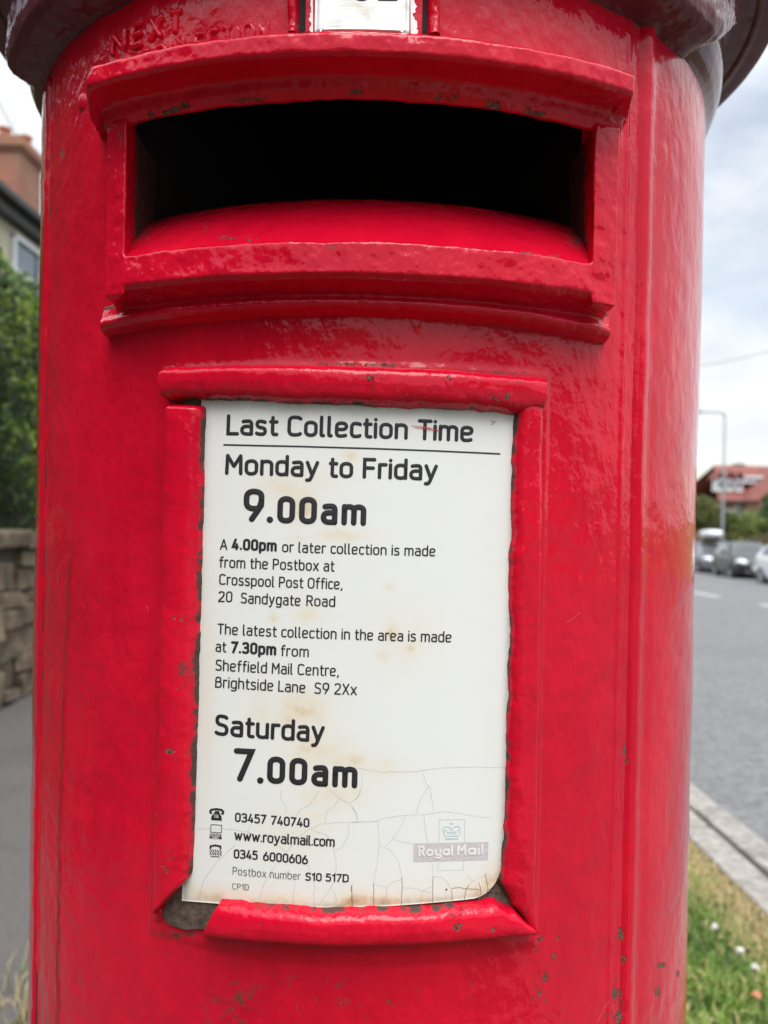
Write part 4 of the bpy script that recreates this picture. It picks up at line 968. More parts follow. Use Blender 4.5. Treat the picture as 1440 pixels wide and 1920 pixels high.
#@@ENV
# ------------------------------------------------------------------ THE STREET
FH = np.array([math.sin(PSI), math.cos(PSI), 0.0]); RH = np.array([math.cos(PSI), -math.sin(PSI), 0.0])
SLOPE = 0.039
def gz(d): d = np.asarray(d, float); return np.where(d < 75, -SLOPE*d, -SLOPE*75 - (d-75)*.004)
def W(lat, d, z=0.0):
    """street coordinates: metres to the right of the lens, metres ahead, metres above datum"""
    lat, d, z = np.broadcast_arrays(np.asarray(lat, float), np.asarray(d, float), np.asarray(z, float))
    return np.array([CAM[0], CAM[1], 0.0]) + lat[..., None]*RH + d[..., None]*FH + z[..., None]*np.array([0, 0, 1.0])
YAW = -PSI
def strip(name, lats, ds, zoff, mat, lump=0.0, ls=3.0):
    A, B = np.meshgrid(lats, ds, indexing='ij')
    P = W(A, B, gz(B)+zoff).reshape(-1, 3)
    if lump: P[:, 2] += lump*fbm(P, ls, 3, 5)
    return tag(mesh_obj(name, P, gridF(len(lats), len(ds)), mat), kind='structure')
def mat2(name, c0, c1, scale, rough=.85, scale2=None, c2=None, lo=.35, hi=.65, bump=.4, bd=.004):
    m, t, b = newmat(name); Lk = t.links
    tcn = node(t, 'ShaderNodeTexCoord'); n = node(t, 'ShaderNodeTexNoise', Scale=scale, Detail=8.0, Roughness=.65); Lk.new(tcn.outputs['Object'], n.inputs['Vector'])
    r = node(t, 'ShaderNodeValToRGB'); r.color_ramp.elements[0].position = lo; r.color_ramp.elements[1].position = hi
    r.color_ramp.elements[0].color = (*c0, 1); r.color_ramp.elements[1].color = (*c1, 1); Lk.new(n.outputs['Fac'], r.inputs['Fac'])
    out = r.outputs['Color']
    if scale2:
        n2 = node(t, 'ShaderNodeTexNoise', Scale=scale2, Detail=6.0, Roughness=.7); Lk.new(tcn.outputs['Object'], n2.inputs['Vector'])
        r2 = node(t, 'ShaderNodeValToRGB'); r2.color_ramp.elements[0].position = .5; r2.color_ramp.elements[1].position = .72
        Lk.new(n2.outputs['Fac'], r2.inputs['Fac']); mx_ = node(t, 'ShaderNodeMixRGB'); mx_.inputs[2].default_value = (*c2, 1)
        Lk.new(r2.outputs['Color'], mx_.inputs['Fac']); Lk.new(out, mx_.inputs[1]); out = mx_.outputs['Color']
    Lk.new(out, b.inputs['Base Color']); b.inputs['Roughness'].default_value = rough
    bu = node(t, 'ShaderNodeBump', Strength=bump, Distance=bd); Lk.new(n.outputs['Fac'], bu.inputs['Height']); Lk.new(bu.outputs['Normal'], b.inputs['Normal'])
    return m
def brick_mat(name, c1, c2, mortar, sx=1.0):
    m, t, b = newmat(name); Lk = t.links
    tcn = node(t, 'ShaderNodeTexCoord'); mp_ = node(t, 'ShaderNodeMapping', Scale=(4.4, 4.4, 4.4)); Lk.new(tcn.outputs['Object'], mp_.inputs['Vector'])
    # bricks run along both wall directions: use x+y as the running coordinate
    sx_ = node(t, 'ShaderNodeSeparateXYZ'); Lk.new(mp_.outputs['Vector'], sx_.inputs[0])
    a = node(t, 'ShaderNodeMath', operation='ADD'); Lk.new(sx_.outputs['X'], a.inputs[0]); Lk.new(sx_.outputs['Y'], a.inputs[1])
    cb = node(t, 'ShaderNodeCombineXYZ'); Lk.new(a.outputs[0], cb.inputs['X']); Lk.new(sx_.outputs['Z'], cb.inputs['Y'])
    br = node(t, 'ShaderNodeTexBrick', Scale=1.0); br.inputs['Color1'].default_value = (*c1, 1); br.inputs['Color2'].default_value = (*c2, 1); br.inputs['Mortar'].default_value = (*mortar, 1)
    br.inputs['Mortar Size'].default_value = .04; br.inputs['Brick Width'].default_value = 1.0; br.inputs['Row Height'].default_value = .33
    Lk.new(cb.outputs[0], br.inputs['Vector'])
    n = node(t, 'ShaderNodeTexNoise', Scale=1.5, Detail=6.0); Lk.new(tcn.outputs['Object'], n.inputs['Vector'])
    mx_ = node(t, 'ShaderNodeMixRGB'); mx_.blend_type = 'MULTIPLY'; mx_.inputs[0].default_value = .6; Lk.new(br.outputs['Color'], mx_.inputs[1]); Lk.new(n.outputs['Color'], mx_.inputs[2])
    gm = node(t, 'ShaderNodeGamma'); gm.inputs['Gamma'].default_value = .85; Lk.new(mx_.outputs['Color'], gm.inputs['Color'])
    Lk.new(gm.outputs['Color'], b.inputs['Base Color']); b.inputs['Roughness'].default_value = .9
    return m
def leaf_mat(name, dark, light, rough=.5, trans=.25):
    m, t, b = newmat(name); Lk = t.links
    a = node(t, 'ShaderNodeAttribute', attribute_name='tint')
    r = node(t, 'ShaderNodeValToRGB'); r.color_ramp.elements[0].color = (*dark, 1); r.color_ramp.elements[1].color = (*light, 1); Lk.new(a.outputs['Fac'], r.inputs['Fac'])
    Lk.new(r.outputs['Color'], b.inputs['Base Color']); b.inputs['Roughness'].default_value = rough
    tr = node(t, 'ShaderNodeBsdfTranslucent'); Lk.new(r.outputs['Color'], tr.inputs['Color'])
    ms = node(t, 'ShaderNodeMixShader'); ms.inputs[0].default_value = trans
    out = [n for n in t.nodes if n.type == 'OUTPUT_MATERIAL'][0]
    Lk.new(b.outputs['BSDF'], ms.inputs[1]); Lk.new(tr.outputs['BSDF'], ms.inputs[2]); Lk.new(ms.outputs['Shader'], out.inputs['Surface'])
    return m
M_ASPH = mat2('asphalt_road', (.085, .085, .088), (.185, .184, .182), 22, .9, .9, (.105, .103, .10))
M_PAVE = mat2('asphalt_pavement', (.064, .058, .054), (.108, .099, .092), 80, .9, 2.2, (.062, .055, .048))
M_SOIL = mat2('verge_soil', (.035, .038, .014), (.075, .066, .03), 14, .95, 5.0, (.035, .05, .014))
M_FIELD = mat2('far_grass', (.06, .10, .025), (.12, .15, .05), .6, .95)
M_KERB = mat2('gritstone_kerb', (.17, .155, .135), (.34, .315, .285), 26, .9, 5.0, (.13, .115, .095), bump=.6)
M_LINE = plain('road_paint', (.62, .62, .60), .7, .2, 20)

# ground sheets
strip('ground', np.r_[-900, -300, -80, -30, -12, np.linspace(-3.1, 1.62, 12)], np.r_[-500, -100, -30, np.linspace(-8, 45, 54), 60, 75, 120, 300, 1400], -.022, M_SOIL)
strip('pavement', np.linspace(-2.75, -.92, 6), np.r_[-40, np.linspace(-8, 45, 54), 60, 75, 120], 0.0, M_PAVE)
strip('road', np.linspace(1.60, 15.2, 12), np.r_[-500, -100, -30, np.linspace(-8, 45, 54), 60, 75, 120, 300, 1400], -.014, M_ASPH)
strip('far_pavement', np.linspace(15.2, 18.6, 4), np.r_[-500, -100, -30, np.linspace(-8, 45, 54), 60, 75, 120], .0, M_PAVE)
strip('gardens', np.r_[18.6, 30, 60, 120, 400, 900], np.r_[-500, -100, -30, np.linspace(-8, 45, 54), 60, 75, 120, 300, 1400], .0, M_FIELD)
# unseen dark hillside added behind the lens: darkens the enamel's reflections, blocks low sky
def added_hill():
    lats = np.linspace(-120, 120, 160); ds = np.linspace(-34, -16, 40)
    A, B = np.meshgrid(lats, ds, indexing='ij')
    up_ = sm(-16, -27, B); Hh = 7.5 + 2.6*fbm(np.stack([A, B*0, A*0], -1), .11, 4, 7) - 4.0*np.exp(-((A-8)/6)**2)
    z = gz(B) - .1 + up_*Hh + up_*1.1*fbm(np.stack([A, B, A*0], -1), .5, 4, 9)
    return tag(mesh_obj('added_hill', W(A, B, z).reshape(-1, 3), gridF(160, 40), mat2('added_hill_green', (.012, .025, .008), (.05, .085, .025), 1.6, .95, 6.0, (.02, .03, .012), bump=1.0, bd=.2)), kind='structure')
added_hill()
# kerb and gutter: rows of dressed stones, each a few millimetres out of line
def stone_row(name, lat0, lat1, z0, z1, d0, d1, ln, seed):
    r_ = np.random.default_rng(seed); mb = MB(); d = d0
    while d < d1:
        l_ = ln*(.85+.3*r_.random()); j = r_.normal(0, .006, 4)
        a = W(lat0+j[0], d+.006); dz = float(gz(d+l_/2))
        m = Matrix.Translation(Vector(W((lat0+lat1)/2+j[0], d+l_/2, dz))) @ Matrix.Rotation(YAW+j[1]*.6, 4, 'Z') @ Matrix.Rotation(-math.atan(SLOPE)+j[2]*.4, 4, 'X')
        w = (lat1-lat0)/2
        mb.box((-w, -l_/2+.006, z0), (w, l_/2-.006, z1+j[3]), m); d += l_
    return tag(mb.build(name, M_KERB, None, False, .012), kind='structure')
stone_row('kerb', 1.335, 1.475, -.25, .006, -8, 30, .75, 2)
stone_row('gutter', 1.515, 1.655, -.25, -.004, -8, 30, .62, 3)
stone_row('far_kerb', 15.1, 15.25, -.25, .01, -8, 60, .9, 4)
# dashed centre line
mb = MB()
for k in range(-4, 14):
    d = 9.55+k*4.35
    lat = 8.02
    P = W(np.array([lat-.055, lat+.055, lat+.055, lat-.055]), np.array([d, d, d+2.4, d+2.4])); P[:, 2] = gz(np.array([d, d, d+2.4, d+2.4]))-.014+.004
    mb.add(P, [(0, 1, 2, 3)])
tag(mb.build('road_marking', M_LINE), kind='structure')

# grass
def blades(name, areas, seed):
    r_ = np.random.default_rng(seed); V = []; F = []; T = []
    for (la, lb, da, db, n, hmin, hmax, dry) in areas:
        lat = r_.uniform(la, lb, n); d = r_.uniform(da, db, n)
        q = fbm(np.stack([lat, d, 0*d], 1), 5, 2, 3)
        edge = sm(1.02, 1.30, lat)
        h_ = r_.uniform(hmin, hmax, n)*(1-.55*edge)*(1+.3*q)
        az = r_.uniform(0, 2*np.pi, n); lean = r_.uniform(.2, .9, n)
        base = W(lat, d, gz(d)-.012)
        dirv = np.stack([np.cos(az), np.sin(az), 0*az], 1); sidev = np.stack([-np.sin(az), np.cos(az), 0*az], 1)
        w = r_.uniform(.0016, .0034, n)[:, None]
        mid = base + dirv*(h_*lean*.35)[:, None] + np.array([0, 0, 1])*(h_*.62)[:, None]
        tip = base + dirv*(h_*lean)[:, None] + np.array([0, 0, 1])*(h_*(1.05-.45*lean))[:, None]
        k = len(V)*0
        P = np.stack([base-sidev*w, base+sidev*w, mid+sidev*w*.8, mid-sidev*w*.8, tip], 1).reshape(-1, 3)
        off = sum(len(v) for v in V); i = np.arange(n)*5+off
        F += [(a, a+1, a+2, a+3) for a in i] + [(a+3, a+2, a+4) for a in i]
        V.append(P)
        tt = np.clip(.42+.28*q+r_.normal(0, .14, n), 0, .72); dr_ = (r_.random(n) < dry+.75*edge**1.5)
        tt = np.where(dr_, r_.uniform(.82, 1, n), tt); T.append(np.repeat(tt, 5))
    o = mesh_obj(name, np.concatenate(V), F, M_GRASS, None, False); attr(o, 'tint', np.concatenate(T)); return o
M_GRASS = leaf_mat('grass_blade', (.045, .105, .014), (.60, .47, .25), .55, .35)
cr_ = [n for n in M_GRASS.node_tree.nodes if n.type == 'VALTORGB'][0].color_ramp
e_ = cr_.elements.new(.7); e_.color = (.32, .40, .08, 1); e_ = cr_.elements.new(.35); e_.color = (.15, .27, .04, 1); e_ = cr_.elements.new(.80); e_.color = (.50, .40, .20, 1)
tag(blades('verge_grass', [(1.12, 1.34, 1.7, 4.6, 7000, .02, .05, .93), (.62, 1.30, 1.7, 4.2, 17000, .03, .085, .10), (-.95, .62, .9, 6, 7000, .03, .08, .12), (-1.02, -.80, 1.5, 3.2, 260, .06, .17, .8), (-.95, 1.33, 4.2, 14, 6000, .03, .08, .1), (-.95, 1.3, -2.5, .9, 5000, .03, .07, .1)], 7), kind='stuff')
M_PETAL = plain('white_clover_petal', (.75, .72, .68), .6, .15, 200); M_STEM = plain('clover_stem', (.10, .2, .04), .6, .2, 50)
def clover(lat, d, label, s=1.0):
    t = thing('clover_flower', label, 'flower', tuple(W(lat, d, float(gz(d))-.012)), 0, 'white clover flowers in the verge grass')
    mb = MB(); mb.tube([(0, 0, 0), (.004, .002, .05), (.006, 0, .085*s)], .0012, 6); mb.build('stem', M_STEM, None, True).parent = t
    mb = MB(); r_ = np.random.default_rng(int(lat*1000))
    for k in range(34):
        a = r_.uniform(0, 6.28); e = r_.uniform(-.4, 1.4); q = np.array([math.cos(a)*math.cos(e), math.sin(a)*math.cos(e), math.sin(e)])
        mb.tube([np.array([.006, 0, .085*s])+q*.003, np.array([.006, 0, .088*s])+q*.011*s], [.0022, .0012], 5)
    mb.build('petals', M_PETAL, None, True).parent = t
def gpx(px, py, up=0.06):
    """ground point of the verge seen at a pixel (used to read positions off the photograph)"""
    d = FW + (px-720)/FPX*RT - (py-960)/FPX*UP
    lo, hi = .5, 60
    for _ in range(60):
        m_ = (lo+hi)/2; p_ = CAM + d*m_; dd = float((p_-CAM) @ FH)
        if p_[2] > gz(dd)+up: lo = m_
        else: hi = m_
    p_ = CAM + d*lo
    return float((p_-CAM) @ RH), float((p_-CAM) @ FH)
for q, lb in (((1336, 1745), 'largest white clover flower nearest the red post box in the verge'), ((1384, 1790), 'white clover flower in the middle of the verge grass'), ((1412, 1822), 'lowest white clover flower of the verge, furthest from the kerb')):
    clover(*gpx(*q), lb, .95)
M_DEAD = plain('dead_leaf', (.40, .16, .07), .7, .25, 60)
la_, d_ = gpx(1415, 1868, .04)
mb = MB(); c0 = W(la_, d_, float(gz(d_))+.045)
pts = [c0+np.array([.016*math.cos(a)*(1+.2*math.cos(3*a)), .011*math.sin(a), .006*math.sin(2*a)]) for a in np.linspace(0, 2*math.pi, 15)[:-1]]
mb.add([c0+np.array([0, 0, .004])]+pts, [(0, 1+i, 1+(i+1) % 14) for i in range(14)])
mb.add([c0+np.array([0, 0, .0028])]+[p_-np.array([0, 0, .0012]) for p_ in pts], [(0, 1+(i+1) % 14, 1+i) for i in range(14)])
tag(mb.build('fallen_leaf', M_DEAD), 'small orange brown fallen leaf lying in the green verge grass', 'leaf')

# ---- left: stone wall, hedge, house
M_STONE = mat2('rubble_sandstone', (.060, .043, .028), (.23, .172, .112), 5, .95, 3.5, (.05, .044, .024), bump=.9, bd=.02)
M_MORT = mat2('wall_core', (.035, .03, .024), (.08, .07, .055), 12, .95)
wall = thing('stone_wall', 'rough brown rubble stone wall beside the pavement under the hedge', 'wall', tuple(W(-2.72, 5.0, float(gz(5.0)))), YAW)
mb = MB(); r_ = np.random.default_rng(3)
d = -14.0
while d < 24:                       # rubble: short stacks of unequal stones, stacks of unequal width
    l_ = r_.uniform(.16, .52); z0 = 0.0
    while z0 < 1.16:
        hh = min(r_.uniform(.08, .27), 1.19-z0); lo = l_*r_.uniform(.0, .16)
        m = Matrix.Translation(Vector(W(-2.86+r_.normal(0, .030), d+l_/2+lo*.5, float(gz(d+l_/2))+z0+hh/2))) @ Matrix.Rotation(YAW+r_.normal(0, .10), 4, 'Z') @ Matrix.Rotation(r_.normal(0, .07), 4, 'X') @ Matrix.Rotation(r_.normal(0, .06), 4, 'Y')
        mb.box((-.17, -l_/2+.006-lo*.5, -hh/2+.006), (.17, l_/2-.006, hh/2-.006), m); z0 += hh
    d += l_
st = mb.build('rubble_courses', M_STONE, None, False)
bpy.context.view_layer.update()
def keep_parent(o, p): o.parent = p; o.matrix_parent_inverse = world_of(p).inverted()
keep_parent(st, wall); bv = st.modifiers.new('b', 'BEVEL'); bv.width = .035; bv.segments = 3; bv.limit_method = 'NONE'
mb = MB(); P = [W(la, d, float(gz(d))+z) for d in (-14, 24) for la in (-3.0, -2.74) for z in (-.2, 1.15)]
mb.add(P, [(0, 1, 3, 2), (4, 6, 7, 5), (0, 4, 5, 1), (2, 3, 7, 6), (1, 5, 7, 3), (0, 2, 6, 4)]); keep_parent(mb.build('mortar_core', M_MORT), wall)
mb = MB(); d = -14.0
while d < 24:
    l_ = r_.uniform(.4, .7)
    m = Matrix.Translation(Vector(W(-2.86, d+l_/2, float(gz(d+l_/2))+1.19))) @ Matrix.Rotation(YAW+r_.normal(0, .03), 4, 'Z')
    mb.box((-.21, -l_/2+.006, -.06), (.21, l_/2-.006, .06+r_.normal(0, .012)), m); d += l_
keep_parent(mb.build('coping_stones', M_STONE, None, False, .02), wall)

def leaves(n, pos, nrm, size, seed, tintf, droop=.4):
    r_ = np.random.default_rng(seed)
    a = r_.normal(size=(n, 3)); a += nrm*.9; a /= np.linalg.norm(a, axis=1)[:, None]
    t = np.cross(a, r_.normal(size=(n, 3))); t /= np.linalg.norm(t, axis=1)[:, None]; b = np.cross(a, t)
    s = size*r_.uniform(.6, 1.3, n)[:, None]
    V = np.stack([pos-t*s, pos-b*s*.5+a*s*.12, pos+t*s, pos+b*s*.5+a*s*.12], 1).reshape(-1, 3)
    F = np.arange(n*4).reshape(-1, 4)
    return V, F, np.repeat(np.clip(tintf(pos, r_), 0, 1), 4)
M_HEDGE = leaf_mat('hedge_leaf', (.010, .028, .007), (.30, .40, .05), .38, .3)
e_ = [n for n in M_HEDGE.node_tree.nodes if n.type == 'VALTORGB'][0].color_ramp.elements.new(.5); e_.color = (.065, .135, .022, 1)
hedge = thing('garden_hedge', 'tall dark green clipped hedge growing above the stone wall', 'hedge', tuple(W(-3.2, 6, float(gz(6))+1.2)), 0)
r_ = np.random.default_rng(9)
n = 42000
d = np.where(r_.random(n) < .75, r_.uniform(3.0, 10, n), r_.uniform(-13, 22, n)); face = r_.random(n)
HL, HB, HT = -2.78, 1.12, 3.34
lat = np.where(face < .72, HL, r_.uniform(-4.0, HL, n)); z = np.where(face < .72, r_.uniform(HB, HT, n), HT)
nr_ = np.where((face < .72)[:, None], RH, np.array([0, 0, 1.0]))
q = fbm(np.stack([lat*0, d, z], 1), 2.3, 3, 5); q2 = fbm(np.stack([lat, d, z], 1), 6.5, 2, 15)
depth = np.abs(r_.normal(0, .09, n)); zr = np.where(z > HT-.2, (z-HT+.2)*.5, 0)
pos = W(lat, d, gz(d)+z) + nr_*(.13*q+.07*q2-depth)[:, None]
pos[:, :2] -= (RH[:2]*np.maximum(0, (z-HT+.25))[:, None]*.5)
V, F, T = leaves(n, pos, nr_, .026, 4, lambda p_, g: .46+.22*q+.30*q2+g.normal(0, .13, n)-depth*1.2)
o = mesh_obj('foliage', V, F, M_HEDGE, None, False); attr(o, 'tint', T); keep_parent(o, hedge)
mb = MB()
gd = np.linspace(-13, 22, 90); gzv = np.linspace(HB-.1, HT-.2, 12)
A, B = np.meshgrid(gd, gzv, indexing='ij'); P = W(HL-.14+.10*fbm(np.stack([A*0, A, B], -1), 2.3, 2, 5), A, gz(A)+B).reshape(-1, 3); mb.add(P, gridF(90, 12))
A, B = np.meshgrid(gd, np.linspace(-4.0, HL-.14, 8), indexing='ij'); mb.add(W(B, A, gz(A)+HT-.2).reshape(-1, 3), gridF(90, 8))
keep_parent(mb.build('inner_twigs', plain('hedge_inner_dark', (.018, .022, .008), .9, .5, 9), None, True), hedge)  # dark sheet filling the hedge behind its leaves

M_CREAM = mat2('cream_render', (.50, .44, .33), (.62, .56, .44), 3, .9); M_FASC = plain('black_gutter', (.022, .021, .022), .5, .3, 5); M_SLATE = mat2('roof_slate', (.05, .05, .055), (.10, .10, .105), 4, .8)
M_UPVC = plain('white_window_frame', (.72, .73, .74), .35, .05, 3); M_PANE = plain('window_pane', (.14, .17, .20), .08, .2, 1, 0, 0, .5); M_BRICK = brick_mat('red_brick', (.42, .135, .075), (.33, .10, .06), (.33, .22, .16)); M_POT = plain('clay_pot', (.36, .13, .075), .85, .2, 8)
def rel(z): return z+ZC
def blk(lat0, lat1, d0, d1, z0, z1):
    P = [W(la, d, z) for z in (z0, z1) for d in (d0, d1) for la in (lat0, lat1)]
    return P, [(0, 2, 3, 1), (4, 5, 7, 6), (0, 1, 5, 4), (2, 6, 7, 3), (0, 4, 6, 2), (1, 3, 7, 5)]
def part(name, mat, par, *bl, bevel=0):
    mb = MB()
    for b_ in bl: mb.add(*blk(*b_))
    o = mb.build(name, mat, None, False, bevel); keep_parent(o, par); return o
hs = thing('rendered_house', 'cream rendered house with black gutter and brick chimney behind the hedge', 'house', tuple(W(-8.5, 16, float(gz(16)))), YAW)
part('wall', M_CREAM, hs, (-13, -6.35, 8, 26, float(gz(26)), rel(4.62)))
part('gutter', M_FASC, hs, (-6.12, -5.98, 7.6, 26.4, rel(4.78), rel(4.92)), bevel=.03)
part('fascia', M_FASC, hs, (-6.34, -6.13, 7.6, 26.4, rel(4.60), rel(4.86)))
w_ = part('window', M_UPVC, hs, (-6.36, -6.27, 12.9, 12.99, rel(3.0), rel(4.48)), (-6.36, -6.27, 15.0, 15.09, rel(3.0), rel(4.48)), (-6.36, -6.27, 12.9, 15.09, rel(4.40), rel(4.5)), (-6.36, -6.28, 13.9, 13.97, rel(3.0), rel(4.4)), (-6.36, -6.28, 12.99, 15.0, rel(3.85), rel(3.91)), (-6.36, -6.25, 12.85, 15.14, rel(2.93), rel(3.0)))
part('pane', M_PANE, w_, (-6.345, -6.335, 12.99, 15.0, rel(3.0), rel(4.4)))
mb = MB()
P = [W(-6.05, 7.6, rel(4.93)), W(-6.05, 26.4, rel(4.93)), W(-9.7, 26.4, rel(7.95)), W(-9.7, 7.6, rel(7.95)), W(-13.3, 7.6, rel(4.93)), W(-13.3, 26.4, rel(4.93))]
P2 = [p_-np.array([0, 0, .12]) for p_ in P]
mb.add(P+P2, [(0, 1, 2, 3), (3, 2, 5, 4), (7, 6, 9, 8), (8, 9, 10, 11), (0, 6, 7, 1), (4, 5, 11, 10), (0, 3, 9, 6), (3, 4, 10, 9), (1, 7, 8, 2), (2, 8, 11, 5)])
roof = mb.build('roof', M_SLATE); keep_parent(roof, hs)
ck = part('chimney', M_BRICK, hs, (-9.05, -8.2, 17.05, 18.1, rel(5.5), rel(7.72)), (-9.10, -8.15, 17.0, 18.15, rel(7.72), rel(7.80)), (-9.16, -8.09, 16.94, 18.21, rel(7.80), rel(7.97)), (-9.10, -8.15, 17.0, 18.15, rel(7.97), rel(8.05)))
for la, d in ((-8.42, 17.78), (-8.72, 17.40)):
    mb = MB(); mb.lathe([(.001, -.05), (.15, -.05), (.13, .02), (.115, .2), (.115, .24), (.145, .26), (.145, .31), (.11, .31), (.10, .12)], 20, Matrix.Translation(Vector(W(la, d, rel(8.06)))))
    keep_parent(mb.build('chimney_pot', M_POT, None, True), ck)

# overhead wires
M_WIRE = plain('wire_sheath', (.16, .17, .18), .6, .1, 3)
def wire(pa, da, pb, db, lb, rr):
    def pt(p_, d): v = FW + (p_[0]-720)/FPX*RT - (p_[1]-960)/FPX*UP; return CAM + v*d
    a, b = pt(pa, da), pt(pb, db); a, b = a-(b-a)*.8, b+(b-a)*.8
    t = np.linspace(0, 1, 24); P = a+(b-a)*t[:, None]; P[:, 2] -= .5*np.sin(np.pi*t)*.6
    mb = MB(); mb.tube(P, rr, 6); tag(mb.build('overhead_wire', M_WIRE, None, True), lb, 'wire')
wire((1325, 676), 45, (1440, 650), 40, 'thin overhead wire crossing the sky above the lamp post', .018)
wire((0, 180), 22, (46, 262), 26, 'thin overhead wire in the sky above the brick chimney', .016)

# ---- right: lamp post, cars, houses, trees across the road
M_GALV = plain('galvanised_steel', (.17, .19, .19), .5, .12, 6, .3)
lp = thing('lamp_post', 'slim grey street lamp post with a short arm across the road', 'lamp post', tuple(W(17.0, 38.6, float(gz(38.6)))), YAW)
gz0 = float(gz(38.6))
mb = MB(); c0 = W(17.0, 38.6, gz0); c1 = W(17.0, 38.6, rel(4.95))
mb.tube([c0, c0+np.array([0, 0, 1.5])], .11, 14); mb.tube([c0+np.array([0, 0, 1.5]), c0+np.array([0, 0, 1.56]), c1], [.11, .07, .042], 14); keep_parent(mb.build('column', M_GALV, None, True), lp)
mb = MB(); mb.tube([c1-np.array([0, 0, .12]), W(16.93, 38.6, rel(5.0)), W(16.7, 38.6, rel(5.06)), W(15.75, 38.6, rel(5.08))], .036, 10); arm = mb.build('arm', M_GALV, None, True); keep_parent(arm, lp)
mb = MB(); mb.tube([W(15.8, 38.6, rel(5.08)), W(15.6, 38.6, rel(5.09)), W(15.2, 38.6, rel(5.08)), W(15.05, 38.6, rel(5.07))], [.05, .11, .11, .03], 12); ln = mb.build('lantern', M_GALV, None, True); keep_parent(ln, lp)
mb = MB(); mb.tube([W(15.6, 38.6, rel(5.02)), W(15.2, 38.6, rel(5.01))], [.08, .08], 10); keep_parent(mb.build('lens', M_PANE, None, True), ln)

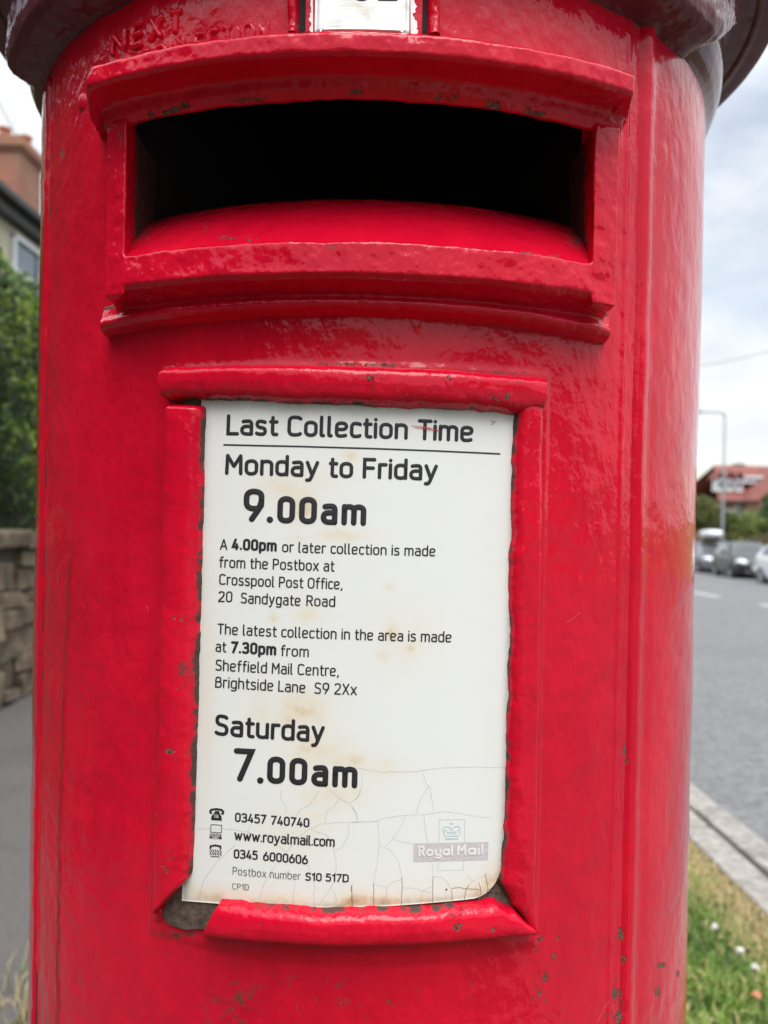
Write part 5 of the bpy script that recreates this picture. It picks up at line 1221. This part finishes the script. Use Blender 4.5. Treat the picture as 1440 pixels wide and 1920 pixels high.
M_TYRE = plain('tyre_rubber', (.015, .015, .016), .8, .2, 10); M_RIM = plain('alloy_rim', (.45, .46, .47), .35, .1, 4, .8); M_GLASSC = plain('car_glass', (.035, .045, .05), .05, .2, 1, 0, 0, .6); M_LAMPG = plain('headlamp_glass', (.75, .77, .80), .08, .1, 3, .4); M_TRIM = plain('black_trim', (.02, .02, .022), .45, .2, 6); M_NP = plain('blank_number_plate', (.7, .7, .68), .5, .05, 6)
def car(name, label, lat, d, rot, paint, L_=4.1, Wd=1.74, Hh=1.47, rack=False, z_up=0.0):
    """front towards local -Y"""
    t = thing(name, label, 'car', tuple(W(lat, d, float(gz(d))-.115)), YAW+rot, 'cars parked along the far kerb')
    t.rotation_euler = (-math.atan(SLOPE), 0, YAW+rot)
    hw = Wd/2
    ys = np.array([-.5, -.485, -.46, -.40, -.30, -.24, -.12, -.02, .10, .25, .36, .43, .47, .49, .5])*L_
    wb = np.array([.70, .82, .90, .96, 1, 1, 1, 1, 1, 1, .99, .97, .93, .87, .78])*hw
    zb = np.array([.34, .24, .20, .19, .19, .19, .19, .19, .19, .19, .19, .2, .24, .30, .38])
    belt = np.array([.60, .66, .70, .80, .88, .91, .93, .95, .96, .98, 1.0, 1.0, .98, .94, .86])*Hh/1.47
    top = np.array([.61, .68, .74, .86, .95, .985, 1.26, 1.43, 1.47, 1.46, 1.41, 1.30, 1.10, .97, .87])*Hh/1.47
    wt = np.array([.66, .74, .80, .84, .84, .83, .72, .69, .69, .69, .69, .70, .74, .78, .74])*hw
    sec = []
    for i in range(len(ys)):
        pr = [(0, zb[i]), (wb[i]*.86, zb[i]), (wb[i]*.985, zb[i]+.10), (wb[i], (zb[i]+belt[i])*.5), (wb[i]*.985, belt[i]-.06), (wb[i]*.955, belt[i]), ((wt[i]+wb[i]*.955)*.5, (belt[i]+top[i])*.5), (wt[i], top[i]-.045*(top[i] > belt[i]+.1)), (wt[i]*.86, top[i]), (0, top[i]+.025*(top[i] > 1.2))]
        sec.append(pr)
    sec = np.array(sec); k = sec.shape[1]; ns = len(ys)
    full = np.concatenate([sec, sec[:, -2:0:-1]*np.array([-1, 1])], 1); kk = full.shape[1]
    V = np.array([(full[i, j, 0], ys[i], full[i, j, 1]) for i in range(ns) for j in range(kk)])
    F = [(i*kk+j, i*kk+(j+1) % kk, (i+1)*kk+(j+1) % kk, (i+1)*kk+j) for i in range(ns-1) for j in range(kk)] + [tuple(range(kk)), tuple((ns-1)*kk+j for j in range(kk))[::-1]]
    mb = MB(); mb.add(V, F); o = mb.build('body', paint, None, True); o.parent = t
    s_ = o.modifiers.new('s', 'SUBSURF'); s_.levels = s_.render_levels = 2
    # glazing, 6 mm proud of the shell
    def pan(nm, quads, mat=M_GLASSC):
        mb = MB()
        for q in quads:
            q = np.array(q, float); c = q.mean(0); nrm = np.cross(q[1]-q[0], q[2]-q[0]); nrm /= np.linalg.norm(nrm)+1e-9
            if (nrm @ (c-np.array([0, 0, .8]))) < 0: nrm = -nrm
            m_ = len(q); A = q+nrm*.012; B = q-nrm*.03
            mb.add(np.concatenate([A, B]), [tuple(range(m_)), tuple(range(m_, 2*m_))[::-1]]+[(i, (i+1) % m_, m_+(i+1) % m_, m_+i) for i in range(m_)])
        o = mb.build(nm, mat, None, False); o.parent = t; return o
    y = lambda f: f*L_
    hs_ = Hh/1.47
    pan('windscreen', [[(-.66*hw, y(-.215), 1.03*hs_), (.66*hw, y(-.215), 1.03*hs_), (.60*hw, y(-.045), 1.39*hs_), (-.60*hw, y(-.045), 1.39*hs_)]])
    for s in (-1, 1):
        pan('side_window', [[(s*.93*hw, y(-.13), .99*hs_), (s*.93*hw, y(.05), 1.0*hs_), (s*.73*hw, y(.05), 1.38*hs_), (s*.74*hw, y(-.03), 1.35*hs_)]])
        pan('side_window', [[(s*.93*hw, y(.07), 1.0*hs_), (s*.93*hw, y(.33), 1.03*hs_), (s*.735*hw, y(.31), 1.34*hs_), (s*.73*hw, y(.07), 1.38*hs_)]])
        mb = MB(); e = 12
        c = np.array([s*.70*hw, y(-.462), .70*hs_])
        mb.lathe([(.001, .06), (.10, .05), (.16, .02), (.175, -.05), (.001, -.06)], 18, Matrix.Translation(Vector(c)) @ Matrix.Rotation(s*rad(32), 4, 'Z') @ Matrix.Rotation(rad(70), 4, 'X') @ Matrix.Diagonal((1.25, .78, 1, 1)))
        o = mb.build('headlight', M_LAMPG, None, True); o.parent = t
        mb = MB(); mb.box((s*.98*hw, y(-.16), 1.0*hs_), (s*(.98*hw)+s*.16, y(-.16)+.09, 1.13*hs_)) if s > 0 else mb.box((s*.98*hw-.16, y(-.16), 1.0*hs_), (s*.98*hw, y(-.16)+.09, 1.13*hs_))
        o = mb.build('door_mirror', paint, None, False, .03); o.parent = t
        for yy in (-.315, .30):
            m = Matrix.Translation(Vector((s*(hw-.10), y(yy), .31))) @ Matrix.Rotation(rad(90)*s, 4, 'Y')
            mb = MB(); mb.lathe([(.20, -.10), (.29, -.10), (.312, -.07), (.312, .08), (.29, .105), (.205, .108), (.20, .08)], 28, m); wl = mb.build('wheel', M_TYRE, None, True); wl.parent = t
            mb = MB(); mb.lathe([(.001, .085), (.05, .09), (.06, .075), (.17, .07), (.19, .095), (.206, .098)], 28, m)
            for q in range(5):
                mb.box((.04, -.022, .075), (.195, .022, .096), m @ Matrix.Rotation(q*2*math.pi/5, 4, 'Z'))
            rm = mb.build('rim', M_RIM, None, True); rm.parent = wl
            mb = MB(); mb.lathe([(.33, -.10), (.37, -.10), (.37, .085), (.345, .09), (.33, .085)], 28, m); ar = mb.build('wheel_arch', M_TRIM, None, True); ar.parent = t
    pan('lower_grille', [[(-.60*hw, y(-.492)-.02, .30), (.60*hw, y(-.492)-.02, .30), (.64*hw, y(-.49)-.02, .44), (-.64*hw, y(-.49)-.02, .44)]], M_TRIM)
    pan('upper_grille', [[(-.32*hw, y(-.49)-.02, .60), (.32*hw, y(-.49)-.02, .60), (.36*hw, y(-.475)-.02, .68), (-.36*hw, y(-.475)-.02, .68)]], M_TRIM)
    pan('number_plate', [[(-.26, y(-.497)-.03, .47), (.26, y(-.497)-.03, .47), (.26, y(-.494)-.03, .57), (-.26, y(-.494)-.03, .57)]], M_NP)
    if rack:
        mb = MB()
        n_, m_ = 14, 16; V = []
        for i in range(n_):
            u = -1+2*i/(n_-1); s_ = (1-abs(u)**4)**.5*.98+.02
            for j in range(m_):
                a = 2*math.pi*j/m_; cx_, cz_ = math.cos(a), math.sin(a)
                V.append((.40*s_*np.sign(cx_)*abs(cx_)**.6, -.05+u*.92, 1.80+.19*s_*np.sign(cz_)*abs(cz_)**.7))
        mb.add(V, [(i*m_+j, i*m_+(j+1) % m_, (i+1)*m_+(j+1) % m_, (i+1)*m_+j) for i in range(n_-1) for j in range(m_)]+[tuple(range(m_))[::-1], tuple((n_-1)*m_+j for j in range(m_))])
        o = mb.build('roof_box', M_WHITEC, None, True); o.parent = t
        for yy in (-.5, .45):
            mb = MB(); mb.box((-.62, yy-.03, 1.50), (.62, yy+.03, 1.54)); mb.box((-.62, yy-.04, 1.42), (-.56, yy+.04, 1.51)); mb.box((.56, yy-.04, 1.42), (.62, yy+.04, 1.51)); mb.box((-.2, yy-.03, 1.53), (.2, yy+.03, 1.63))
            o = mb.build('roof_bar', M_TRIM, None, False); o.parent = t
    return t
M_WHITEC = plain('white_car_paint', (.72, .73, .74), .25, .04, 2, 0, 0, .6); M_SILV = plain('silver_car_paint', (.15, .155, .17), .3, .06, 2, .3, 0, .6); M_DARKC = plain('charcoal_car_paint', (.010, .011, .013), .3, .1, 2, 0, 0, .28)
car('parked_car', 'silver grey car with a white roof box, behind the dark hatchback', 14.75, 34.6, rad(-9), M_SILV, 4.3, 1.78, 1.46, True)
car('parked_car', 'dark charcoal hatchback parked between the silver car and white car', 13.95, 29.6, rad(-11), M_DARKC, 3.95, 1.72, 1.47)
car('parked_car', 'white car at the right edge, nearest of the parked cars', 13.12, 23.9, rad(-7), M_WHITEC, 4.1, 1.76, 1.47)

# far houses
M_TILE = mat2('red_roof_tile', (.15, .045, .036), (.24, .08, .062), 2.5, .85); M_BRICK2 = brick_mat('orange_brick', (.42, .19, .11), (.34, .14, .085), (.36, .29, .23)); M_PEBB = plain('white_cladding', (.70, .70, .70), .7, .05, 3)
def prism(lat0, lat1, d0, d1, ze, zr, along='lat', th=.15, ov=.3, hip=0.0):
    """gabled roof"""
    if along == 'lat':
        dm = (d0+d1)/2; P = [W(lat0-ov, d0-ov, ze), W(lat1+ov, d0-ov, ze), W(lat1+ov, dm, zr), W(lat0-ov+hip, dm, zr), W(lat0-ov, d1+ov, ze), W(lat1+ov, d1+ov, ze)]
    else:
        lm = (lat0+lat1)/2; P = [W(lat0-ov, d0-ov, ze), W(lat0-ov, d1+ov, ze), W(lm, d1+ov, zr), W(lm, d0-ov, zr), W(lat1+ov, d0-ov, ze), W(lat1+ov, d1+ov, ze)]
    P2 = [p_-np.array([0, 0, th]) for p_ in P]
    return P+P2, [(0, 1, 2, 3), (3, 2, 5, 4), (7, 6, 9, 8), (8, 9, 10, 11), (0, 6, 7, 1), (4, 5, 11, 10), (0, 3, 9, 6), (3, 4, 10, 9), (1, 7, 8, 2), (2, 8, 11, 5)]
def gable(lat0, lat1, d, dd, ze, zr):
    lm = (lat0+lat1)/2; P = [W(lat0, d, ze), W(lat1, d, ze), W(lm, d, zr), W(lat0, d+dd, ze), W(lat1, d+dd, ze), W(lm, d+dd, zr)]
    return P, [(0, 1, 2), (4, 3, 5), (0, 3, 4, 1), (1, 4, 5, 2), (2, 5, 3, 0)]
fh = thing('brick_house', 'orange brick house with a red tiled roof and white dormers', 'house', tuple(W(31, 63, float(gz(63)))), YAW)
g0 = float(gz(66))-.5
part('wall', M_BRICK2, fh, (26.2, 40, 60, 69, g0, rel(1.05)))
mb = MB(); mb.add(*prism(26.2, 40, 60, 69, rel(1.05), rel(4.05), hip=1.7)); rf = mb.build('roof', M_TILE); keep_parent(rf, fh)
part('gutter', M_FASC, fh, (25.9, 27.7, 59.52, 59.66, rel(.86), rel(1.0)))
mb = MB(); mb.add(*blk(28.0, 34.0, 57.2, 60.02, g0, rel(1.05))); mb.add(*gable(28.0, 34.0, 57.2, .3, rel(1.05), rel(3.7))); o = mb.build('gable_wing', M_BRICK2); keep_parent(o, fh)
mb = MB(); mb.add(*prism(28.0, 34.0, 57.35, 63, rel(1.08), rel(3.85), 'd', .18, .25)); o = mb.build('gable_roof', M_TILE); keep_parent(o, fh)
for la in (26.45, 27.2, 27.95):
    o = part('dormer', M_PEBB, fh, (la-.27, la+.27, 60.6, 61.5, rel(1.75), rel(2.75)))
    part('pane', M_PANE, o, (la-.17, la+.17, 60.585, 60.61, rel(2.0), rel(2.6)))
    mb = MB(); mb.add(*prism(la-.3, la+.3, 60.5, 62, rel(2.75), rel(3.35), 'd', .08, .08)); q = mb.build('dormer_roof', M_TILE); keep_parent(q, o)
o = part('box_dormer', M_PEBB, fh, (28.4, 30.5, 60.9, 62.2, rel(2.45), rel(3.05))); part('pane', M_PANE, o, (28.6, 30.3, 60.885, 60.91, rel(2.62), rel(2.85)))
for la, z0, z1, w in ((26.75, -.75, .35, .34), (27.6, -.85, .75, .3)):
    o = part('window', M_UPVC, fh, (la-w, la+w, 59.93, 60.02, rel(z0), rel(z1))); part('pane', M_PANE, o, (la-w+.1, la-.04, 59.915, 59.935, rel(z0+.1), rel(z1-.1)), (la+.04, la+w-.1, 59.915, 59.935, rel(z0+.1), rel(z1-.1)))
part('porch', M_PEBB, fh, (28.9, 29.5, 56.4, 57.15, g0, rel(-.3)))
fh2 = thing('slate_house', 'house with a plain dark slate roof behind the bushes', 'house', tuple(W(31.5, 78, float(gz(78)))), YAW)
part('wall', M_BRICK2, fh2, (29.5, 36.0, 75, 82, float(gz(80))-.5, rel(1.4)))
mb = MB(); mb.add(*prism(29.5, 36.0, 75, 82, rel(1.4), rel(3.25))); o = mb.build('roof', M_SLATE); keep_parent(o, fh2)
part('chimney', M_BRICK, fh2, (30.2, 30.9, 78.2, 79.0, rel(2.9), rel(4.3)))

# trees and bushes
M_BARK = mat2('bark', (.05, .04, .03), (.12, .1, .075), 9, .95)
def clump(name, label, cat, lat, d, z0, w, h_, n, size, mat, seed, trunk=True, group=None, dp=None):
    r_ = np.random.default_rng(seed); dp = dp or w
    base = W(lat, d, float(gz(d)))
    t = thing(name, label, cat, tuple(base), 0, group)
    nb_ = 9
    cs = np.c_[r_.uniform(-.55, .55, nb_)*w, r_.uniform(-.55, .55, nb_)*dp, z0+h_*(.25+.6*r_.random(nb_))]; rs = r_.uniform(.34, .55, nb_)*np.minimum(w, h_*.6)
    k = r_.integers(0, nb_, n); v = r_.normal(size=(n, 3)); v /= np.linalg.norm(v, axis=1)[:, None]
    rr_ = rs[k]*(r_.uniform(.35, 1.08, n)**.6)
    pos = cs[k]+v*rr_[:, None]*np.array([1, 1, .8]); 
    pos[:, 2] = np.maximum(pos[:, 2], z0*.6+.05)
    q = fbm(pos, 1.4, 2, seed)
    V, F, T = leaves(n, pos+base, v, size, seed+1, lambda p_, g: .45+.35*q+g.normal(0, .15, n))
    o = mesh_obj('crown' if trunk else 'foliage', V, F, mat, None, False); attr(o, 'tint', T); keep_parent(o, t)
    mb = MB()
    if trunk:
        mb.tube([base, base+np.array([.05, 0, z0*.7]), base+np.array([0, .1, z0+h_*.3])], [.16*h_/5, .12*h_/5, .05*h_/5], 8)
        for c in cs[:5]: mb.tube([base+np.array([.02, 0, z0*.8]), base+(c+np.array([0, 0, z0]))*.5, base+c], [.07*h_/5, .05*h_/5, .02], 6)
        keep_parent(mb.build('trunk', M_BARK, None, True), t)
    else:
        for c in cs[:6]: mb.tube([base+np.array([c[0]*.3, c[1]*.3, -.05]), base+np.array([c[0]*.7, c[1]*.7, c[2]*.6]), base+c], [.03, .025, .01], 5)
        keep_parent(mb.build('stem', M_BARK, None, True), t)
ML1 = leaf_mat('olive_leaf', (.045, .06, .012), (.19, .21, .045)); ML2 = leaf_mat('bright_leaf', (.06, .10, .018), (.27, .31, .07)); ML3 = leaf_mat('dark_leaf', (.012, .03, .01), (.07, .13, .035)); ML4 = leaf_mat('far_tree_leaf', (.02, .045, .014), (.09, .14, .045)); ML5 = leaf_mat('copper_leaf', (.05, .03, .02), (.19, .12, .07))
clump('garden_bush', 'rounded olive green bush left of the street lamp post', 'bush', 20.0, 47.5, .2, 1.7, 4.1, 4200, .11, ML1, 31, False)
clump('garden_bush', 'low yellow green bush in front of the brick house', 'bush', 21.6, 47.0, .1, 1.9, 3.1, 3600, .10, ML2, 32, False)
clump('garden_bush', 'bushy dark green shrub right of the yellow green bush', 'bush', 23.2, 47.5, .2, 1.4, 3.2, 3800, .10, ML3, 33, False)
clump('garden_tree', 'dark small tree against the brick gable wall', 'tree', 26.4, 53.0, 1.2, 1.1, 3.9, 3600, .11, ML3, 34, True)
clump('garden_bush', 'reddish brown low hedge plant above the white car', 'bush', 19.3, 38.5, .1, 1.4, 1.9, 2600, .08, ML5, 35, False)
clump('broad_tree', 'leafy green tree rising behind the slate roof', 'tree', 47, 112, 2.5, 3.0, 8.3, 5200, .28, ML4, 36, True)
clump('broad_tree', 'distant tree peeping over the red tiled roof', 'tree', 52, 112, 3.0, 3.4, 9.0, 5200, .28, ML4, 37, True)
